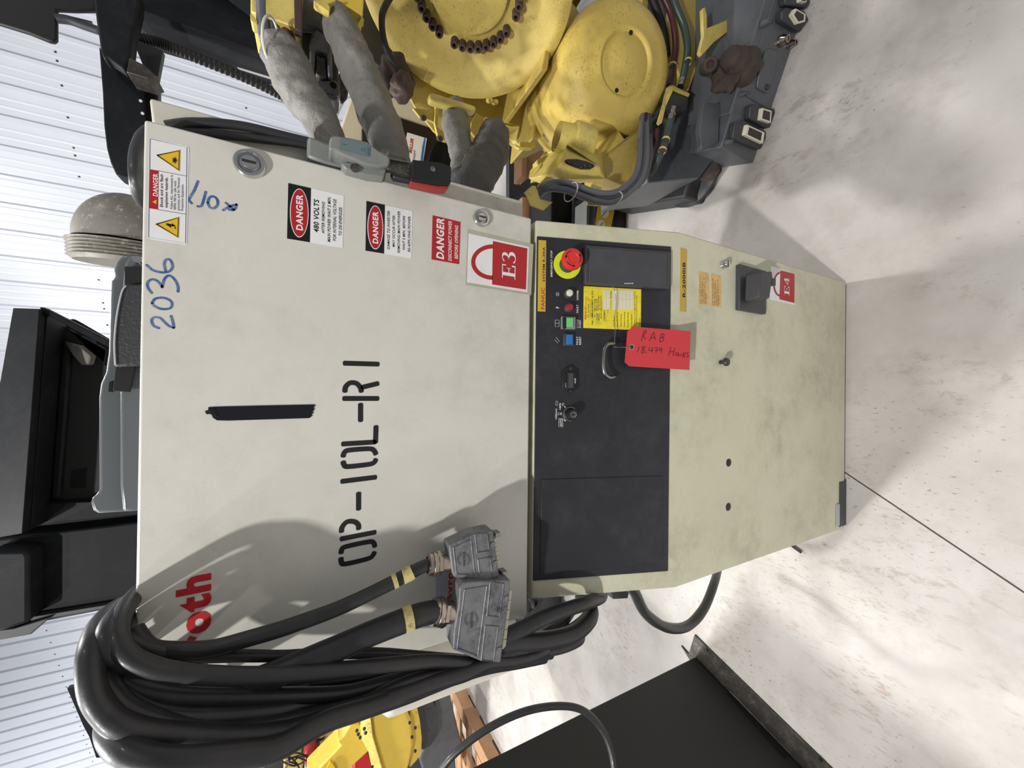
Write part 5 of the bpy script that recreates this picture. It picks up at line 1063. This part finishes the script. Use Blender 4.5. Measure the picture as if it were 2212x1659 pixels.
lc = hose('arched_cable', [(940, 1680, .86), (985, 1625, .84), (1060, 1570, .82), (1140, 1535, .80), (1215, 1525, .78), (1265, 1538, .76), (1303, 1580, .74), (1322, 1630, .72), (1330, 1690, .7)], .0085, 'cable_black', None)
lc['label'] = 'thin black cable arching over the plain black cabinet at lower left'; lc['category'] = 'cable'
# ------------------------------------------------------------ beige drum
R_d = .16; xc = -1.832+R_d+.02
dr = thing('beige_drum', 'pale beige upright cylinder with rounded top standing beyond the cable coil', 'cylinder', (xc, 2.15, 0))
mb = MB(); mb.lathe((xc, 2.15, .28), (0, 0, 1), [(R_d-.01, -.005), (R_d, 0), (R_d, .76), (R_d*.97, .79), (R_d*.8, .82), (R_d*.4, .838), (0, .84)], 48); obj('drum_shell', mb, 'drum_beige', dr, sm=True, ang=50)
mb = MB(); mb.lathe((xc, 2.15, 0), (0, 0, 1), [(R_d*.99, 0), (R_d*.99, .262), (R_d*1.01, .264), (R_d*1.01, .276), (R_d*.9, .28)], 48); obj('drum_base', mb, 'base_grey', dr, sm=True)
# ------------------------------------------------------------ pallet with a yellow robot base, lower left distance
A = Vector((-3.12, 2.70, 0)); dy_ = (Vector((-3.2, 3.85, 0))-A).normalized(); dx_ = Vector((-dy_.y, dy_.x, 0))
if dx_.x > 0: dx_ = -dx_
pal = thing('wooden_pallet', 'raw wood pallet under the yellow robot base in the far left background', 'pallet', tuple(A))
def pboard(name, o, l, w_, z0, z1, along):
    a = A+dy_*o[1]+dx_*o[0]; e = (dy_ if along else dx_)*l; f_ = (dx_ if along else dy_)*w_
    mb = MB(); mb.prism([a+Vector((0, 0, z0)), a+e+Vector((0, 0, z0)), a+e+f_+Vector((0, 0, z0)), a+f_+Vector((0, 0, z0))], (0, 0, z1-z0)); return obj(name, mb, 'wood_pallet', pal, bev=.002)
LP, WP = 1.3, 1.15
for i in range(5): pboard('bottom_board', (0, i*.295, 0), WP, .11, .0, .018, False)
for i in range(3): pboard('stringer', (i*.53, 0), LP, .06, .018, .105, True)
pboard('edge_board', (0, 0), LP, .13, .105, .125, True)
for i in range(5): pboard('deck_board', (.14, .02+i*.27), WP-.14, .1, .105, .125, False)
for i in range(4): pboard('block', (.05, .15+i*.3), .12, .12, .02, .10, False)
r2_ = thing('robot_pedestal', 'bright yellow robot base with grey foot, strapped on the wood pallet far left', 'robot', tuple(A+dx_*.6+dy_*.6))
slab('grey_foot', [(936, 1512), (972, 1500), (985, 1555), (997, 1603), (984, 1640), (988, 1700), (930, 1720), (905, 1640), (930, 1580)], 3.15, .3, 'base_grey', r2_, bev=.02)
slab('turret_collar', [(900, 1525), (934, 1510), (945, 1545), (947, 1588), (931, 1612), (912, 1622), (905, 1580)], 3.08, .3, 'base_dark', r2_, bev=.01)
slab('turret_flange', [(886, 1530), (901, 1526), (908, 1560), (912, 1598), (910, 1630), (900, 1644), (885, 1660), (884, 1560)], 3.0, .3, 'robot_yellow_clean', r2_, bev=.01)
slab('turret_body', [(800, 1551), (840, 1535), (875, 1528), (889, 1560), (893, 1610), (885, 1650), (872, 1690), (830, 1690), (806, 1600)], 2.95, .4, 'robot_yellow_clean', r2_, bev=.02)
shell('turret_wedge', [(786, 1556, 2.95), (801, 1551, 2.92), (806, 1592, 2.92), (835, 1690, 2.92), (810, 1690, 2.95), (796, 1625, 2.97), (782, 1600, 2.97)], [(0, 1, 2, 6), (6, 2, 3, 4, 5)], .3, 'bracket_yellow', r2_, bev=.006)
slab('mounting_arm', [(755, 1568), (770, 1562), (790, 1572), (800, 1620), (735, 1680), (660, 1690), (735, 1612), (727, 1601), (740, 1592)], 3.1, .2, 'robot_yellow_clean', r2_, bev=.012)
slab('servo_motor', [(766, 1640), (790, 1625), (806, 1635), (804, 1690), (762, 1690)], 3.25, .2, 'motor_red', r2_, bev=.01)
for p in ((787, 1574), (790, 1583), (804, 1657), (771, 1578), (774, 1586), (778, 1593), (885, 1561), (897, 1572), (890, 1592), (897, 1622)):
    P = onY(*p, 2.915); mb = MB(); mb.lathe(P, (.4, -1, .2), [(.012, 0), (.01, .008), (0, .009)], 8); obj('bolt', mb, 'plastic_black', r2_)
slab('warning_diamond', [(713, 1645), (722, 1655), (735, 1690), (690, 1690)], 3.08, .01, 'label_yellow', r2_)
cl = thing('machine_parts', 'jumble of yellow, red and black machine parts behind the cable coil far left', 'machinery', (-4.2, 4.3, 0))
for px, Y, m_ in (([(480, 1652), (545, 1632), (548, 1700), (478, 1700)], 3.9, 'robot_yellow_clean'), ([(545, 1640), (620, 1590), (640, 1700), (545, 1700)], 4.4, 'base_dark'), ([(610, 1600), (690, 1585), (740, 1560), (780, 1600), (700, 1700), (610, 1700)], 4.6, 'base_dark'),
        ([(628, 1625), (650, 1615), (656, 1650), (645, 1700), (612, 1700), (612, 1635)], 4.1, 'robot_yellow'), ([(690, 1610), (715, 1590), (722, 1620), (700, 1650)], 4.3, 'robot_yellow'), ([(657, 1628), (668, 1620), (682, 1625), (686, 1650), (678, 1662), (658, 1655)], 3.8, 'motor_red'), ([(658, 1655), (678, 1662), (676, 1700), (657, 1700)], 3.82, 'label_silver'),
        ([(630, 1600), (648, 1588), (690, 1585), (712, 1572), (700, 1600), (660, 1618), (640, 1612)], 4.0, 'rust'), ([(676, 1582), (720, 1565), (724, 1580), (690, 1598)], 3.95, 'label_aged'), ([(480, 1470), (600, 1430), (800, 1390), (830, 1500), (620, 1560), (480, 1580)], 5.2, 'robot_yellow'), ([(560, 1500), (640, 1480), (640, 1560), (560, 1570)], 5.1, 'base_dark'), ([(700, 1450), (720, 1450), (720, 1540), (700, 1540)], 5.1, 'plastic_black'),
        ([(722, 1560), (748, 1552), (752, 1590), (735, 1610), (724, 1610)], 3.9, 'black_steel')):
    slab('casting', px, Y, .25, m_, cl, bev=.015)
for i in range(9):
    a = random.uniform(0, 6.28); p0 = (632+random.uniform(-12, 25), 1640+random.uniform(-15, 15))
    hose('wire', [(p0[0]+30*math.cos(a), p0[1]+22*math.sin(a), 3.7), (p0[0], p0[1], 3.66), (p0[0]+25*math.cos(a+2.2), p0[1]+20*math.sin(a+2.2), 3.72)], .006, 'rubber_black', cl, k=4, n=6)
hose('corrugated_hose', [(605, 1605, 3.6), (590, 1622, 3.6), (575, 1645, 3.6), (560, 1690, 3.6)], .035, 'charcoal', cl, n=14)
mb = MB(); mb.box((-5.2, 4.4, 0), (-3.3, 5.2, .9)); obj('machine_stand', mb, 'base_dark', cl, bev=.02)
# ------------------------------------------------------------ small things seen between the cabinet and the robot
fk = thing('black_toolbox', 'low black box with yellow warning label on the floor between cabinet and robot', 'box', (1.1, 1.6, 0))
slab('casing', [(1192, 400), (1274, 415), (1276, 520), (1190, 520)], 1.72, .25, 'plastic_black', fk, bev=.006)
slab('lid', [(1240, 400), (1276, 415), (1278, 520), (1238, 520)], 1.70, .02, 'charcoal', fk, bev=.004)
slab('end_casing', [(1290, 400), (1388, 395), (1378, 450), (1362, 530), (1285, 530)], 1.45, .2, 'plastic_black', fk, bev=.008)
slab('divider', [(1268, 430), (1290, 430), (1286, 520), (1266, 520)], 1.50, .1, 'switch_grey', fk, bev=.002)
slab('base_runner', [(1190, 396), (1392, 380), (1385, 470), (1362, 540), (1190, 540)], 1.76, .2, 'base_dark', fk, bev=.004)
FL = FY(1.448)
wl = sticker('warning_label', FL, [(1292, 436), (1332, 432), (1318, 500), (1284, 500)], 'label_yellow', fk, .0006)
mb = MB()
for cx, cy in ((1306, 460), (1298, 486)): mb.flat([FL.P(*FL.uv(cx+9*math.cos(t), cy+11*math.sin(t)), .001) for t in [i*math.pi/10 for i in range(20)]])
mb.keep = True; obj('pictogram', mb, 'ink_white', wl)
mb = MB(); pxstroke(mb, FL, [(1300, 468), (1312, 452)], 1.5, 0, .0012, sm=False); pxstroke(mb, FL, [(1294, 492), (1303, 480)], 1.5, 0, .0012, sm=False); obj('prohibition_bar', mb, 'bolt_rust', wl, kind='stuff')
tm = thing('timber_offcuts', 'pale timber boards standing behind the grey sleeve of the yellow robot', 'timber', (1.3, 2.3, 0))
for px, Y in (([(1128, 315), (1140, 318), (1136, 382), (1127, 380)], 1.9), ([(1141, 318), (1175, 325), (1165, 362), (1139, 384)], 1.95), ([(1128, 425), (1162, 430), (1172, 500), (1128, 500)], 2.0)):
    slab('board', px, Y, .1, 'wood_pallet', tm, bev=.002)
slab('board', [(1100, 300), (1200, 300), (1300, 520), (1100, 520)], 2.3, .05, 'base_dark', tm, label='dark sheet behind the boards')
rbx = thing('ribbed_box', 'small black ribbed box on the floor under the looped cables', 'box', tuple(onZ(1215, 1340)))
slab('casing', [(1130, 1250), (1204, 1250), (1214, 1330), (1204, 1346), (1130, 1360)], 1.96, .12, 'charcoal', rbx, bev=.01)
for a, b in (((1146, 1325), (1166, 1300)), ((1172, 1325), (1186, 1342)), ((1142, 1290), (1152, 1312))):
    hose('rib', [(a[0], a[1], 1.95), ((a[0]+b[0])/2+3, (a[1]+b[1])/2, 1.945), (b[0], b[1], 1.95)], .012, 'steel_dark', rbx, n=8)
hose('strap', [(1222, 1318, 1.9), (1232, 1332, 1.9), (1243, 1348, 1.9)], .009, 'rubber_black', rbx, n=8)
